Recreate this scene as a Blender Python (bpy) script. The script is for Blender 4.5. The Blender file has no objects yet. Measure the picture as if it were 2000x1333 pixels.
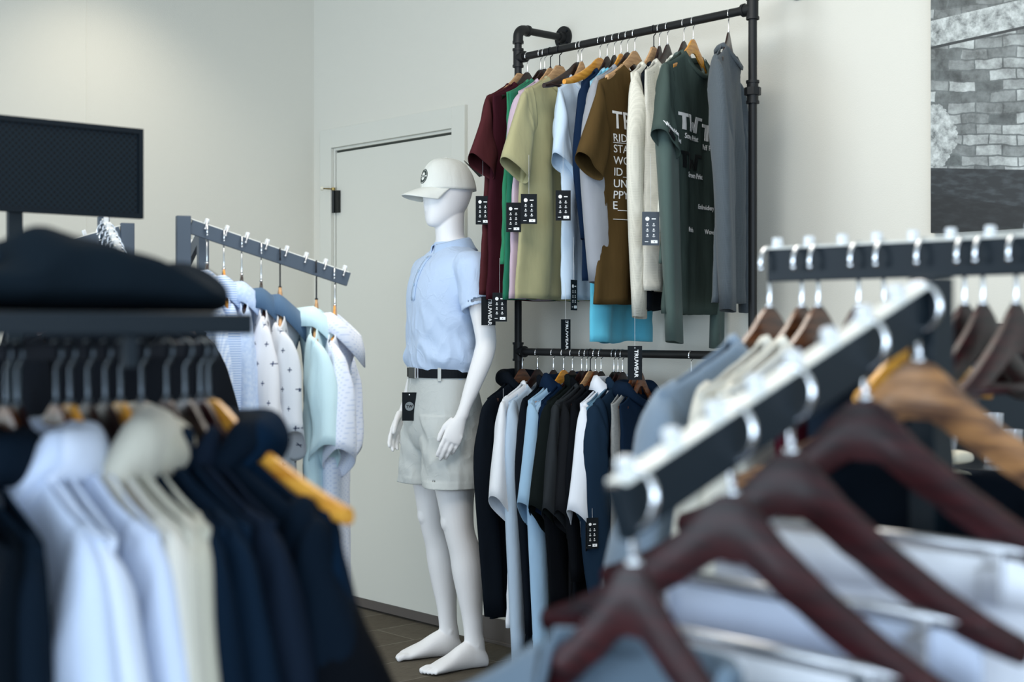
import bpy, bmesh, math, random
from mathutils import Vector, Matrix, noise
from mathutils.bvhtree import BVHTree
R = math.radians
PI = math.pi
scene = bpy.context.scene
col = scene.collection

# ------------------------------------------------------------------ camera
FPX = 50.0 / 36.0 * 2000.0
EYE = 1.25
HD = R(41.8)                      # heading, clockwise from +y
SH, CH = math.sin(HD), math.cos(HD)
cam_d = bpy.data.cameras.new('camera')
cam_d.lens = 50.0; cam_d.sensor_width = 36.0
cam_d.shift_y = -26.5 / 2000.0
cam_d.clip_start = 0.05
cam_d.dof.use_dof = True
cam_d.dof.focus_distance = 5.0
cam_d.dof.aperture_fstop = 4.0
cam_o = bpy.data.objects.new('camera', cam_d)
cam_o.location = (0, 0, EYE)
cam_o.rotation_euler = (R(90), 0, -HD)
col.objects.link(cam_o)
scene.camera = cam_o
scene.view_settings.view_transform = 'Standard'
scene.view_settings.look = 'None'
scene.view_settings.exposure = 0.60
scene.view_settings.gamma = 1.0
scene.view_settings.use_curve_mapping = False

# ------------------------------------------------------------------ world and lights
w = bpy.data.worlds.new('world'); scene.world = w; w.use_nodes = True
bg = w.node_tree.nodes['Background']
bg.inputs['Color'].default_value = (0.80, 0.90, 1.0, 1)
bg.inputs['Strength'].default_value = 0.46

def area(name, loc, rot, size, power, color, sy=None):
    d = bpy.data.lights.new(name, 'AREA'); d.energy = power; d.color = color
    d.size = size
    if sy: d.shape = 'RECTANGLE'; d.size_y = sy
    o = bpy.data.objects.new(name, d); o.location = loc; o.rotation_euler = rot
    col.objects.link(o); return o

def spot(name, loc, rot, power, color, ang=110, blend=1.0, rad=0.06):
    d = bpy.data.lights.new(name, 'SPOT'); d.energy = power; d.color = color
    d.spot_size = R(ang); d.spot_blend = blend; d.shadow_soft_size = rad
    o = bpy.data.objects.new(name, d); o.location = loc; o.rotation_euler = rot
    col.objects.link(o); return o

area('window_daylight', (-0.4, -3.0, 1.7), (R(84), 0, R(-24)), 5.6, 108, (0.66, 0.82, 1.0), 2.0)
area('side_window_daylight', (-2.7, 4.25, 1.25), (R(88), 0, R(-91)), 2.4, 72, (0.72, 0.86, 1.0), 1.9)
area('left_fill_light', (-2.9, 0.2, 1.5), (R(86), 0, R(-90)), 2.4, 62, (0.70, 0.85, 1.0), 1.9)  # added fill from camera left to brighten the near white garments
area('ceiling_panel_light', (1.6, 1.8, 2.9), (0, 0, 0), 1.2, 18, (1.0, 0.94, 0.84), 1.2)
spot('ceiling_downlight', (2.60, 4.95, 2.94), (R(10), 0, 0), 18, (1.0, 0.90, 0.74), 112)
area('rack_ceiling_light', (2.2, 2.7, 2.9), (0, R(-20), 0), 1.6, 22, (1.0, 0.94, 0.85), 1.6)

# ------------------------------------------------------------------ helpers
def c2w(X, Y, z=0.0):
    return Vector((CH * X + SH * Y, -SH * X + CH * Y, z))

def ray_plane(px, py, A, B):
    """world point seen at photo pixel px,py on the vertical plane through A,B (used to read positions off the photo)"""
    d = c2w((px - 1000.0) / FPX, 1.0)
    ax, ay = A; ux, uy = B[0] - A[0], B[1] - A[1]
    n = (-uy, ux)
    t = (ax * n[0] + ay * n[1]) / (d.x * n[0] + d.y * n[1])
    return Vector((d.x * t, d.y * t, EYE + (640.0 - py) / FPX * t))

def srgb(r, g, b):
    def f(c):
        c /= 255.0
        return c / 12.92 if c <= 0.04045 else ((c + 0.055) / 1.055) ** 2.4
    return (f(r), f(g), f(b), 1.0)

def interp(tab, t):
    if t <= tab[0][0]: return tab[0][1]
    for (a, va), (b, vb) in zip(tab, tab[1:]):
        if t <= b:
            k = (t - a) / (b - a)
            return va + (vb - va) * k
    return tab[-1][1]

def smooth(t):
    t = max(0.0, min(1.0, t)); return t * t * (3 - 2 * t)

def cr(pts, n):
    """Catmull-Rom through points (tuples), n samples"""
    P = [Vector(p) for p in pts]
    P = [P[0] * 2 - P[1]] + P + [P[-1] * 2 - P[-2]]
    out = []
    m = len(P) - 3
    for i in range(n):
        u = i / (n - 1) * m
        k = min(int(u), m - 1); t = u - k
        a, b, c, d = P[k:k + 4]
        out.append(0.5 * ((2 * b) + (-a + c) * t + (2 * a - 5 * b + 4 * c - d) * t * t + (-a + 3 * b - 3 * c + d) * t ** 3))
    return out

class MB:
    """collects verts and faces"""
    def __init__(s): s.v = []; s.f = []
    def add(s, vs, fs):
        o = len(s.v); s.v += [tuple(p) for p in vs]; s.f += [tuple(i + o for i in f) for f in fs]
    def box(s, c, d, rot=None):
        hx, hy, hz = d[0] / 2, d[1] / 2, d[2] / 2
        vs = [Vector((x, y, z)) for x in (-hx, hx) for y in (-hy, hy) for z in (-hz, hz)]
        if rot is not None: vs = [rot @ p for p in vs]
        vs = [p + Vector(c) for p in vs]
        s.add(vs, [(0, 1, 3, 2), (4, 6, 7, 5), (0, 4, 5, 1), (2, 3, 7, 6), (0, 2, 6, 4), (1, 5, 7, 3)])
    def bar(s, a, b, wd, ht):
        """box beam from a to b, wd horizontal width, ht vertical height"""
        a, b = Vector(a), Vector(b); d = (b - a); L = d.length; d.normalize()
        up = Vector((0, 0, 1))
        if abs(d.z) > 0.99: up = Vector((0, 1, 0))
        side = d.cross(up).normalized(); up2 = side.cross(d).normalized()
        rot = Matrix((d, side, up2)).transposed()
        s.box((a + b) / 2, (L, wd, ht), rot)
    def loft(s, rings, cap0=True, cap1=True, closed=True):
        o = len(s.v); n = len(rings[0])
        for r in rings: s.v += [tuple(p) for p in r]
        for i in range(len(rings) - 1):
            for j in range(n if closed else n - 1):
                k = (j + 1) % n
                s.f.append((o + i * n + j, o + i * n + k, o + (i + 1) * n + k, o + (i + 1) * n + j))
        if cap0: s.f.append(tuple(o + j for j in range(n))[::-1])
        if cap1: s.f.append(tuple(o + (len(rings) - 1) * n + j for j in range(n)))
    def tube(s, pts, r, n=10, cap=True):
        pts = [Vector(p) for p in pts]; rings = []
        prev = None
        for i, p in enumerate(pts):
            t = (pts[min(i + 1, len(pts) - 1)] - pts[max(i - 1, 0)]).normalized()
            if prev is None:
                a = Vector((0, 0, 1)) if abs(t.z) < 0.9 else Vector((1, 0, 0))
                x = t.cross(a).normalized()
            else:
                x = (prev - t * prev.dot(t)).normalized()
            prev = x; y = t.cross(x)
            rr = r[i] if isinstance(r, (list, tuple)) else r
            rings.append([p + x * math.cos(2 * PI * j / n) * rr + y * math.sin(2 * PI * j / n) * rr for j in range(n)])
        s.loft(rings, cap, cap)
    def disc(s, c, nrm, r, th, n=24, r2=None):
        nrm = Vector(nrm).normalized(); c = Vector(c)
        s.tube([c, c + nrm * th], [r, r if r2 is None else r2], n)
    def ball(s, c, r, n=12, m=8, sc=(1, 1, 1)):
        rings = []
        for i in range(1, m):
            a = PI * i / m
            rings.append([(c[0] + math.sin(a) * math.cos(2 * PI * j / n) * r * sc[0], c[1] + math.sin(a) * math.sin(2 * PI * j / n) * r * sc[1], c[2] - math.cos(a) * r * sc[2]) for j in range(n)])
        s.loft(rings)
    def build(s, name, m, parent=None, sm=False, auto=None, bev=None, solid=None, sub=None):
        me = bpy.data.meshes.new(name)
        me.from_pydata(s.v, [], s.f); me.update()
        bm = bmesh.new(); bm.from_mesh(me)
        bmesh.ops.recalc_face_normals(bm, faces=bm.faces)
        bm.to_mesh(me); bm.free()
        if sm or auto:
            for p in me.polygons: p.use_smooth = True
        if auto:
            try: me.set_sharp_from_angle(angle=R(auto))
            except Exception: pass
        o = bpy.data.objects.new(name, me)
        if m: me.materials.append(m)
        col.objects.link(o)
        if parent: o.parent = parent
        if bev:
            b = o.modifiers.new('bevel', 'BEVEL'); b.width = bev; b.segments = 2; b.limit_method = 'ANGLE'
        if solid:
            b = o.modifiers.new('solid', 'SOLIDIFY'); b.thickness = solid; b.offset = 0
        if sub:
            b = o.modifiers.new('sub', 'SUBSURF'); b.levels = sub; b.render_levels = sub
        return o

def tag(o, label=None, cat=None, group=None, kind=None):
    if label: o['label'] = label
    if cat: o['category'] = cat
    if group: o['group'] = group
    if kind: o['kind'] = kind
    return o

def empty(name, loc, rz=0, label=None, cat=None, group=None):
    o = bpy.data.objects.new(name, None); o.location = loc; o.rotation_euler = (0, 0, rz)
    o.empty_display_size = 0.05
    col.objects.link(o); tag(o, label, cat, group); return o

# ------------------------------------------------------------------ materials
MC = {}
def pmat(name, color, rough=0.5, metal=0.0, coat=0.0, bump=0.0, bscale=200, spec=None, trans=0.0, sheen=0.0, var=0.0, vscale=8.0):
    key = (name, tuple(color))
    if key in MC: return MC[key]
    m = bpy.data.materials.new(name); m.use_nodes = True; nt = m.node_tree
    b = nt.nodes['Principled BSDF']
    b.inputs['Base Color'].default_value = color
    b.inputs['Roughness'].default_value = rough
    b.inputs['Metallic'].default_value = metal
    b.inputs['Coat Weight'].default_value = coat
    b.inputs['Coat Roughness'].default_value = 0.15
    b.inputs['Transmission Weight'].default_value = trans
    b.inputs['Sheen Weight'].default_value = sheen
    if spec is not None: b.inputs['Specular IOR Level'].default_value = spec
    tc = nt.nodes.new('ShaderNodeTexCoord')
    if bump:
        n = nt.nodes.new('ShaderNodeTexNoise'); n.inputs['Scale'].default_value = bscale; n.inputs['Detail'].default_value = 3
        bu = nt.nodes.new('ShaderNodeBump'); bu.inputs['Strength'].default_value = bump; bu.inputs['Distance'].default_value = 0.002
        nt.links.new(tc.outputs['Object'], n.inputs['Vector'])
        nt.links.new(n.outputs['Fac'], bu.inputs['Height']); nt.links.new(bu.outputs['Normal'], b.inputs['Normal'])
    if var:
        n = nt.nodes.new('ShaderNodeTexNoise'); n.inputs['Scale'].default_value = vscale; n.inputs['Detail'].default_value = 4
        mx = nt.nodes.new('ShaderNodeMix'); mx.data_type = 'RGBA'
        mx.inputs[6].default_value = tuple(c * (1 - var) for c in color[:3]) + (1,)
        mx.inputs[7].default_value = tuple(min(1, c * (1 + var)) for c in color[:3]) + (1,)
        nt.links.new(tc.outputs['Object'], n.inputs['Vector'])
        nt.links.new(n.outputs['Fac'], mx.inputs[0]); nt.links.new(mx.outputs[2], b.inputs['Base Color'])
    MC[key] = m
    return m

def math_node(nt, op, a, b=None, c=None):
    n = nt.nodes.new('ShaderNodeMath'); n.operation = op
    for i, v in enumerate((a, b, c)):
        if v is None: continue
        if isinstance(v, (int, float)): n.inputs[i].default_value = v
        else: nt.links.new(v, n.inputs[i])
    return n.outputs[0]

def fabric(rgb, kind='plain', rough=0.85, rgb2=None, pscale=1.0, crease=0.0):
    key = ('fabric', tuple(rgb), kind, rgb2, crease)
    if key in MC: return MC[key]
    c = srgb(*rgb)
    lum = .3 * c[0] + .6 * c[1] + .1 * c[2]
    c = tuple(k * (.82 + .18 * min(1, lum * 1.6)) for k in c[:3]) + (1,)
    m = bpy.data.materials.new('fabric_' + kind); m.use_nodes = True; nt = m.node_tree
    b = nt.nodes['Principled BSDF']
    b.inputs['Roughness'].default_value = rough
    b.inputs['Sheen Weight'].default_value = 0.12 if lum > .1 else 0.0
    b.inputs['Sheen Roughness'].default_value = 0.5
    b.inputs['Specular IOR Level'].default_value = 0.25 if lum > .1 else 0.05
    b.inputs['Base Color'].default_value = c
    tc = nt.nodes.new('ShaderNodeTexCoord'); sp = nt.nodes.new('ShaderNodeSeparateXYZ')
    nt.links.new(tc.outputs['Object'], sp.inputs[0])
    X, Y, Z = sp.outputs
    X = math_node(nt, 'ADD', X, Y)
    height = None
    c2 = srgb(*rgb2) if rgb2 else None
    def mixc(fac, ca, cb):
        mx = nt.nodes.new('ShaderNodeMix'); mx.data_type = 'RGBA'
        mx.inputs[6].default_value = ca; mx.inputs[7].default_value = cb
        nt.links.new(fac, mx.inputs[0]); nt.links.new(mx.outputs[2], b.inputs['Base Color'])
    def wave(s, f):
        return math_node(nt, 'SINE', math_node(nt, 'MULTIPLY', s, f))
    if kind == 'gingham':
        a = math_node(nt, 'GREATER_THAN', wave(X, 900 * pscale), 0.0)
        e = math_node(nt, 'GREATER_THAN', wave(Z, 900 * pscale), 0.0)
        mixc(math_node(nt, 'MULTIPLY', math_node(nt, 'ADD', a, e), 0.5), c, c2)
    elif kind == 'stripe':
        mixc(math_node(nt, 'GREATER_THAN', wave(Z, 1100 * pscale), 0.0), c, c2)
    elif kind == 'mottle':
        n = nt.nodes.new('ShaderNodeTexNoise'); n.inputs['Scale'].default_value = 130; n.inputs['Detail'].default_value = 5
        nt.links.new(tc.outputs['Object'], n.inputs['Vector']); mixc(n.outputs['Fac'], c, c2)
    elif kind == 'cross':
        # small plus marks on a staggered lattice
        P = 0.046
        row = math_node(nt, 'DIVIDE', Z, P)
        rf = math_node(nt, 'FLOOR', row)
        off = math_node(nt, 'MULTIPLY', math_node(nt, 'MODULO', math_node(nt, 'ABSOLUTE', rf), 2.0), 0.5)
        u = math_node(nt, 'SUBTRACT', math_node(nt, 'FRACT', math_node(nt, 'ADD', math_node(nt, 'DIVIDE', X, P), math_node(nt, 'ADD', off, 50.0))), 0.5)
        v = math_node(nt, 'SUBTRACT', math_node(nt, 'FRACT', math_node(nt, 'ADD', row, 50.0)), 0.5)
        au = math_node(nt, 'ABSOLUTE', u); av = math_node(nt, 'ABSOLUTE', v)
        lo = math_node(nt, 'LESS_THAN', math_node(nt, 'MINIMUM', au, av), 0.028)
        hi = math_node(nt, 'LESS_THAN', math_node(nt, 'MAXIMUM', au, av), 0.13)
        mixc(math_node(nt, 'MULTIPLY', lo, hi), c, c2)
    elif kind == 'dots':
        u = wave(X, 520); v = wave(Z, 520)
        mixc(math_node(nt, 'GREATER_THAN', math_node(nt, 'MULTIPLY', u, v), 0.55), c, c2)
    elif kind == 'waffle':
        a = wave(X, 480); e = wave(Z, 620)
        height = math_node(nt, 'MAXIMUM', math_node(nt, 'ABSOLUTE', a), math_node(nt, 'ABSOLUTE', e))
        mixc(math_node(nt, 'POWER', height, 4.0), tuple(k * 0.86 for k in c[:3]) + (1,), c)
    # fold wrinkles (bump) and weave
    mp = nt.nodes.new('ShaderNodeMapping'); mp.inputs['Scale'].default_value = (1, 1, 0.35)
    nt.links.new(tc.outputs['Object'], mp.inputs['Vector'])
    n1 = nt.nodes.new('ShaderNodeTexNoise'); n1.inputs['Scale'].default_value = 14; n1.inputs['Detail'].default_value = 3
    nt.links.new(mp.outputs[0], n1.inputs['Vector'])
    n2 = nt.nodes.new('ShaderNodeTexNoise'); n2.inputs['Scale'].default_value = 900
    nt.links.new(tc.outputs['Object'], n2.inputs['Vector'])
    h = math_node(nt, 'ADD', math_node(nt, 'MULTIPLY', n1.outputs['Fac'], 6.0), math_node(nt, 'MULTIPLY', n2.outputs['Fac'], 0.35))
    if crease:
        n3 = nt.nodes.new('ShaderNodeTexNoise'); n3.inputs['Scale'].default_value = 9; n3.inputs['Detail'].default_value = 4; n3.inputs['Distortion'].default_value = .8
        nt.links.new(tc.outputs['Object'], n3.inputs['Vector'])
        rg_ = math_node(nt, 'ABSOLUTE', math_node(nt, 'SUBTRACT', n3.outputs['Fac'], .5))
        h = math_node(nt, 'ADD', h, math_node(nt, 'MULTIPLY', math_node(nt, 'MINIMUM', rg_, .06), -60.0 * crease))
    if height: h = math_node(nt, 'ADD', h, math_node(nt, 'MULTIPLY', height, 0.5))
    bu = nt.nodes.new('ShaderNodeBump'); bu.inputs['Strength'].default_value = 0.5; bu.inputs['Distance'].default_value = 0.0022
    nt.links.new(h, bu.inputs['Height']); nt.links.new(bu.outputs['Normal'], b.inputs['Normal'])
    MC[key] = m
    return m

def wood(rgb, dark, rough=0.3, coat=0.5, scale=1.0):
    key = ('wood', rgb, dark)
    if key in MC: return MC[key]
    m = bpy.data.materials.new('hanger_wood'); m.use_nodes = True; nt = m.node_tree
    b = nt.nodes['Principled BSDF']; b.inputs['Roughness'].default_value = rough; b.inputs['Specular IOR Level'].default_value = .28
    b.inputs['Coat Weight'].default_value = coat; b.inputs['Coat Roughness'].default_value = 0.18
    tc = nt.nodes.new('ShaderNodeTexCoord'); mp = nt.nodes.new('ShaderNodeMapping')
    mp.inputs['Scale'].default_value = (4, 30, 30)
    nt.links.new(tc.outputs['Object'], mp.inputs['Vector'])
    n = nt.nodes.new('ShaderNodeTexNoise'); n.inputs['Scale'].default_value = 4 * scale; n.inputs['Detail'].default_value = 6; n.inputs['Distortion'].default_value = 0.6
    nt.links.new(mp.outputs[0], n.inputs['Vector'])
    mx = nt.nodes.new('ShaderNodeMix'); mx.data_type = 'RGBA'
    mx.inputs[6].default_value = srgb(*dark); mx.inputs[7].default_value = srgb(*rgb)
    cl = nt.nodes.new('ShaderNodeMapRange'); cl.inputs[1].default_value = 0.35; cl.inputs[2].default_value = 0.62
    nt.links.new(n.outputs['Fac'], cl.inputs[0]); nt.links.new(cl.outputs[0], mx.inputs[0])
    nt.links.new(mx.outputs[2], b.inputs['Base Color'])
    MC[key] = m
    return m

M_black = pmat('black_powder_metal', srgb(30, 34, 38), 0.5, 0.0, spec=.25, bump=0.15, bscale=600)
M_pipe = pmat('black_iron_pipe', srgb(34, 35, 36), 0.42, 0.2, spec=.25, bump=0.1, bscale=500)
M_slate = pmat('slate_powder_metal', srgb(62, 74, 88), 0.45, 0.0, bump=0.1, bscale=700)
M_darkslate = pmat('dark_slate_metal', srgb(14, 26, 34), 0.45, 0.0, spec=.25, bump=0.1, bscale=700)
M_chrome = pmat('chrome', (0.82, 0.84, 0.87, 1), 0.16, 1.0)
M_steel = pmat('satin_steel', (0.62, 0.63, 0.66, 1), 0.3, 1.0)
M_clear = pmat('clear_plastic', (0.93, 0.95, 0.97, 1), 0.12, 0.0, trans=0.35)
M_strip = pmat('pale_plastic_strip', srgb(226, 226, 218), 0.35, 0.0)
M_blackhook = pmat('black_hook_metal', srgb(22, 26, 34), 0.3, 0.6)
M_card = pmat('tag_card', srgb(15, 21, 26), 0.6, spec=.15)
M_greycard = pmat('tag_card_grey', srgb(70, 78, 88), 0.6, spec=.2)
M_print = pmat('white_print', srgb(238, 240, 242), 0.6)
M_darkprint = pmat('black_print', srgb(16, 20, 22), 0.5)
M_thread = pmat('tag_thread', srgb(200, 204, 208), 0.6)
W_dark = wood((46, 24, 22), (22, 12, 12), .35, .25)
W_maroon = wood((54, 12, 16), (24, 5, 9), 0.42, 0.10)
W_brown = wood((112, 66, 36), (66, 36, 20))
W_gold = wood((226, 164, 66), (196, 128, 44), 0.35, 0.4)
W_tan = wood((198, 160, 118), (172, 134, 96), 0.6, 0.0)
W_oak = wood((176, 126, 80), (84, 58, 44), 0.4, 0.3, 0.7)
W_black = wood((34, 28, 28), (18, 15, 16), 0.3, 0.4)

# ------------------------------------------------------------------ setting
WX, WY, WZ = 3.706, 5.52, 3.0
def wall_mat():
    m = pmat('painted_wall', srgb(215, 213, 203), 0.75, bump=0.25, bscale=260)
    return m
M_wall = wall_mat()
DY0, DY1, DZ = 4.50, 5.363, 2.065
def wall_panel(name, boxes, mat_):
    mb = MB()
    for c, d in boxes: mb.box(c, d)
    return tag(mb.build(name, mat_), kind='structure')
def b2(x0, x1, y0, y1, z0, z1): return (((x0 + x1) / 2, (y0 + y1) / 2, (z0 + z1) / 2), (x1 - x0, y1 - y0, z1 - z0))
wall_panel('wall_right', [b2(WX, WX + .12, -3.2, DY0, 0, WZ), b2(WX, WX + .12, DY1, WY, 0, WZ), b2(WX, WX + .12, DY0, DY1, DZ, WZ)], M_wall)
wall_panel('wall_left', [b2(-3.6, WX + .12, WY, WY + .12, 0, WZ)], M_wall)
M_ceil = pmat('ceiling_paint', srgb(225, 224, 218), 0.9)
wall_panel('ceiling', [b2(-3.6, WX + .12, -3.2, WY + .12, WZ, WZ + .1)], M_ceil)

fm = bpy.data.materials.new('carpet_tile'); fm.use_nodes = True; nt = fm.node_tree
b = nt.nodes['Principled BSDF']; b.inputs['Roughness'].default_value = 0.95; b.inputs['Specular IOR Level'].default_value = 0.1
tc = nt.nodes.new('ShaderNodeTexCoord')
br = nt.nodes.new('ShaderNodeTexBrick'); br.inputs['Scale'].default_value = 1.0
br.inputs['Brick Width'].default_value = 1.0; br.inputs['Row Height'].default_value = 0.25
br.inputs['Mortar Size'].default_value = 0.0022
br.inputs['Color1'].default_value = srgb(98, 92, 82); br.inputs['Color2'].default_value = srgb(110, 104, 94); br.inputs['Mortar'].default_value = srgb(142, 138, 128)
nt.links.new(tc.outputs['Object'], br.inputs['Vector'])
mp = nt.nodes.new('ShaderNodeMapping'); mp.inputs['Scale'].default_value = (6, 160, 1); nt.links.new(tc.outputs['Object'], mp.inputs[0])
n = nt.nodes.new('ShaderNodeTexNoise'); n.inputs['Scale'].default_value = 3; n.inputs['Detail'].default_value = 4; nt.links.new(mp.outputs[0], n.inputs['Vector'])
mx = nt.nodes.new('ShaderNodeMix'); mx.data_type = 'RGBA'; mx.blend_type = 'MULTIPLY'; mx.inputs[0].default_value = 0.75
rm = nt.nodes.new('ShaderNodeMapRange'); rm.inputs[1].default_value = 0.3; rm.inputs[2].default_value = 0.7; rm.inputs[3].default_value = 0.45; rm.inputs[4].default_value = 1.2
nt.links.new(n.outputs['Fac'], rm.inputs[0]); nt.links.new(br.outputs['Color'], mx.inputs[6]); nt.links.new(rm.outputs[0], mx.inputs[7])
nt.links.new(mx.outputs[2], b.inputs['Base Color'])
bu = nt.nodes.new('ShaderNodeBump'); bu.inputs['Strength'].default_value = 0.6; bu.inputs['Distance'].default_value = 0.004
nt.links.new(n.outputs['Fac'], bu.inputs['Height']); nt.links.new(bu.outputs['Normal'], b.inputs['Normal'])
wall_panel('floor', [b2(-3.6, WX + .12, -3.2, WY + .12, -.1, 0)], fm)
M_base = pmat('vinyl_baseboard', srgb(92, 86, 82), 0.55)
mb = MB()
for y0, y1 in ((-3.2, 4.416), (5.45, WY)):
    mb.box(*b2(WX - .010, WX, y0, y1, 0, .10)); mb.box(*b2(WX - .018, WX - .010, y0, y1, 0, .014))
tag(mb.build('baseboard_right', M_base, bev=.002), kind='structure')
mb = MB(); mb.box(*b2(-3.6, WX - .02, WY - .010, WY, 0, .10))
tag(mb.build('baseboard_left', M_base, bev=.002), kind='structure')
mb = MB(); mb.box(*b2(2.585, 2.588, WY - .0012, WY, .1, WZ))
tag(mb.build('trim_1', M_wall), kind='structure')

# door and casing
M_door = pmat('painted_door', srgb(212, 212, 203), 0.6, bump=0.1, bscale=300)
M_gap = pmat('door_gap_shade', srgb(58, 62, 56), 0.8)  # dark colour painted in for the shade in the gap over the door
mb = MB()
cw = .087
mb.box(*b2(WX - .016, WX, DY0 - cw + .003, DY0, 0, DZ + cw)); mb.box(*b2(WX - .016, WX, DY1, DY1 + cw, 0, DZ + cw)); mb.box(*b2(WX - .016, WX, DY0, DY1, DZ, DZ + cw))
mb.box(*b2(WX, WX + .1, DY0, DY0 + .012, 0, DZ)); mb.box(*b2(WX, WX + .1, DY1 - .012, DY1, 0, DZ)); mb.box(*b2(WX, WX + .1, DY0 + .012, DY1 - .012, DZ - .012, DZ))
tag(mb.build('trim_2', M_door, bev=.002), kind='structure')
mb = MB(); mb.box(*b2(WX + .004, WX + .044, DY0 + .016, DY1 - .017, .048, DZ - .022))
door = tag(mb.build('door_1', M_door, bev=.002), kind='structure')
mb = MB(); mb.box(*b2(WX + .003, WX + .048, DY0 + .014, DY1 - .014, .010, .048))
mb.build('kick_plate', M_base, door)
mb = MB(); mb.box(*b2(WX + .012, WX + .02, DY0 + .012, DY1 - .012, DZ - .022, DZ - .0115))
tag(mb.build('gap_shade_strip', M_gap), kind='structure')  # dark strip standing in for the shaded door gap
mb = MB()
for k in range(1):
    z = 1.82
    mb.tube([(WX - .012, DY1 - .016, z - .05), (WX - .012, DY1 - .016, z + .055)], .0065, 12)
    mb.box((WX - .004, DY1 - .034, z), (.012, .036, .10))
M_hinge = pmat('black_hinge', srgb(28, 32, 32), 0.4, 0.4)
hg = mb.build('hinge', M_hinge, door, auto=40)
mb = MB(); mb.tube([(WX - .012, DY1 - .016, z + .058), (WX - .05, DY1 + .012, z + .06)], .003, 8)
mb.disc((WX - .012, DY1 - .016, z + .052), (0, 0, 1), .009, .012)
mb.build('door_stop', pmat('brass', srgb(150, 130, 80), 0.35, 0.9), hg, auto=40)
mb = MB(); mb.disc((WX - .048, DY1 + .011, z + .06), (-.8, .6, 0), .009, .012)
mb.build('rubber_tip', pmat('cream_rubber', srgb(225, 220, 200), 0.7), hg, auto=40)

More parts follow.
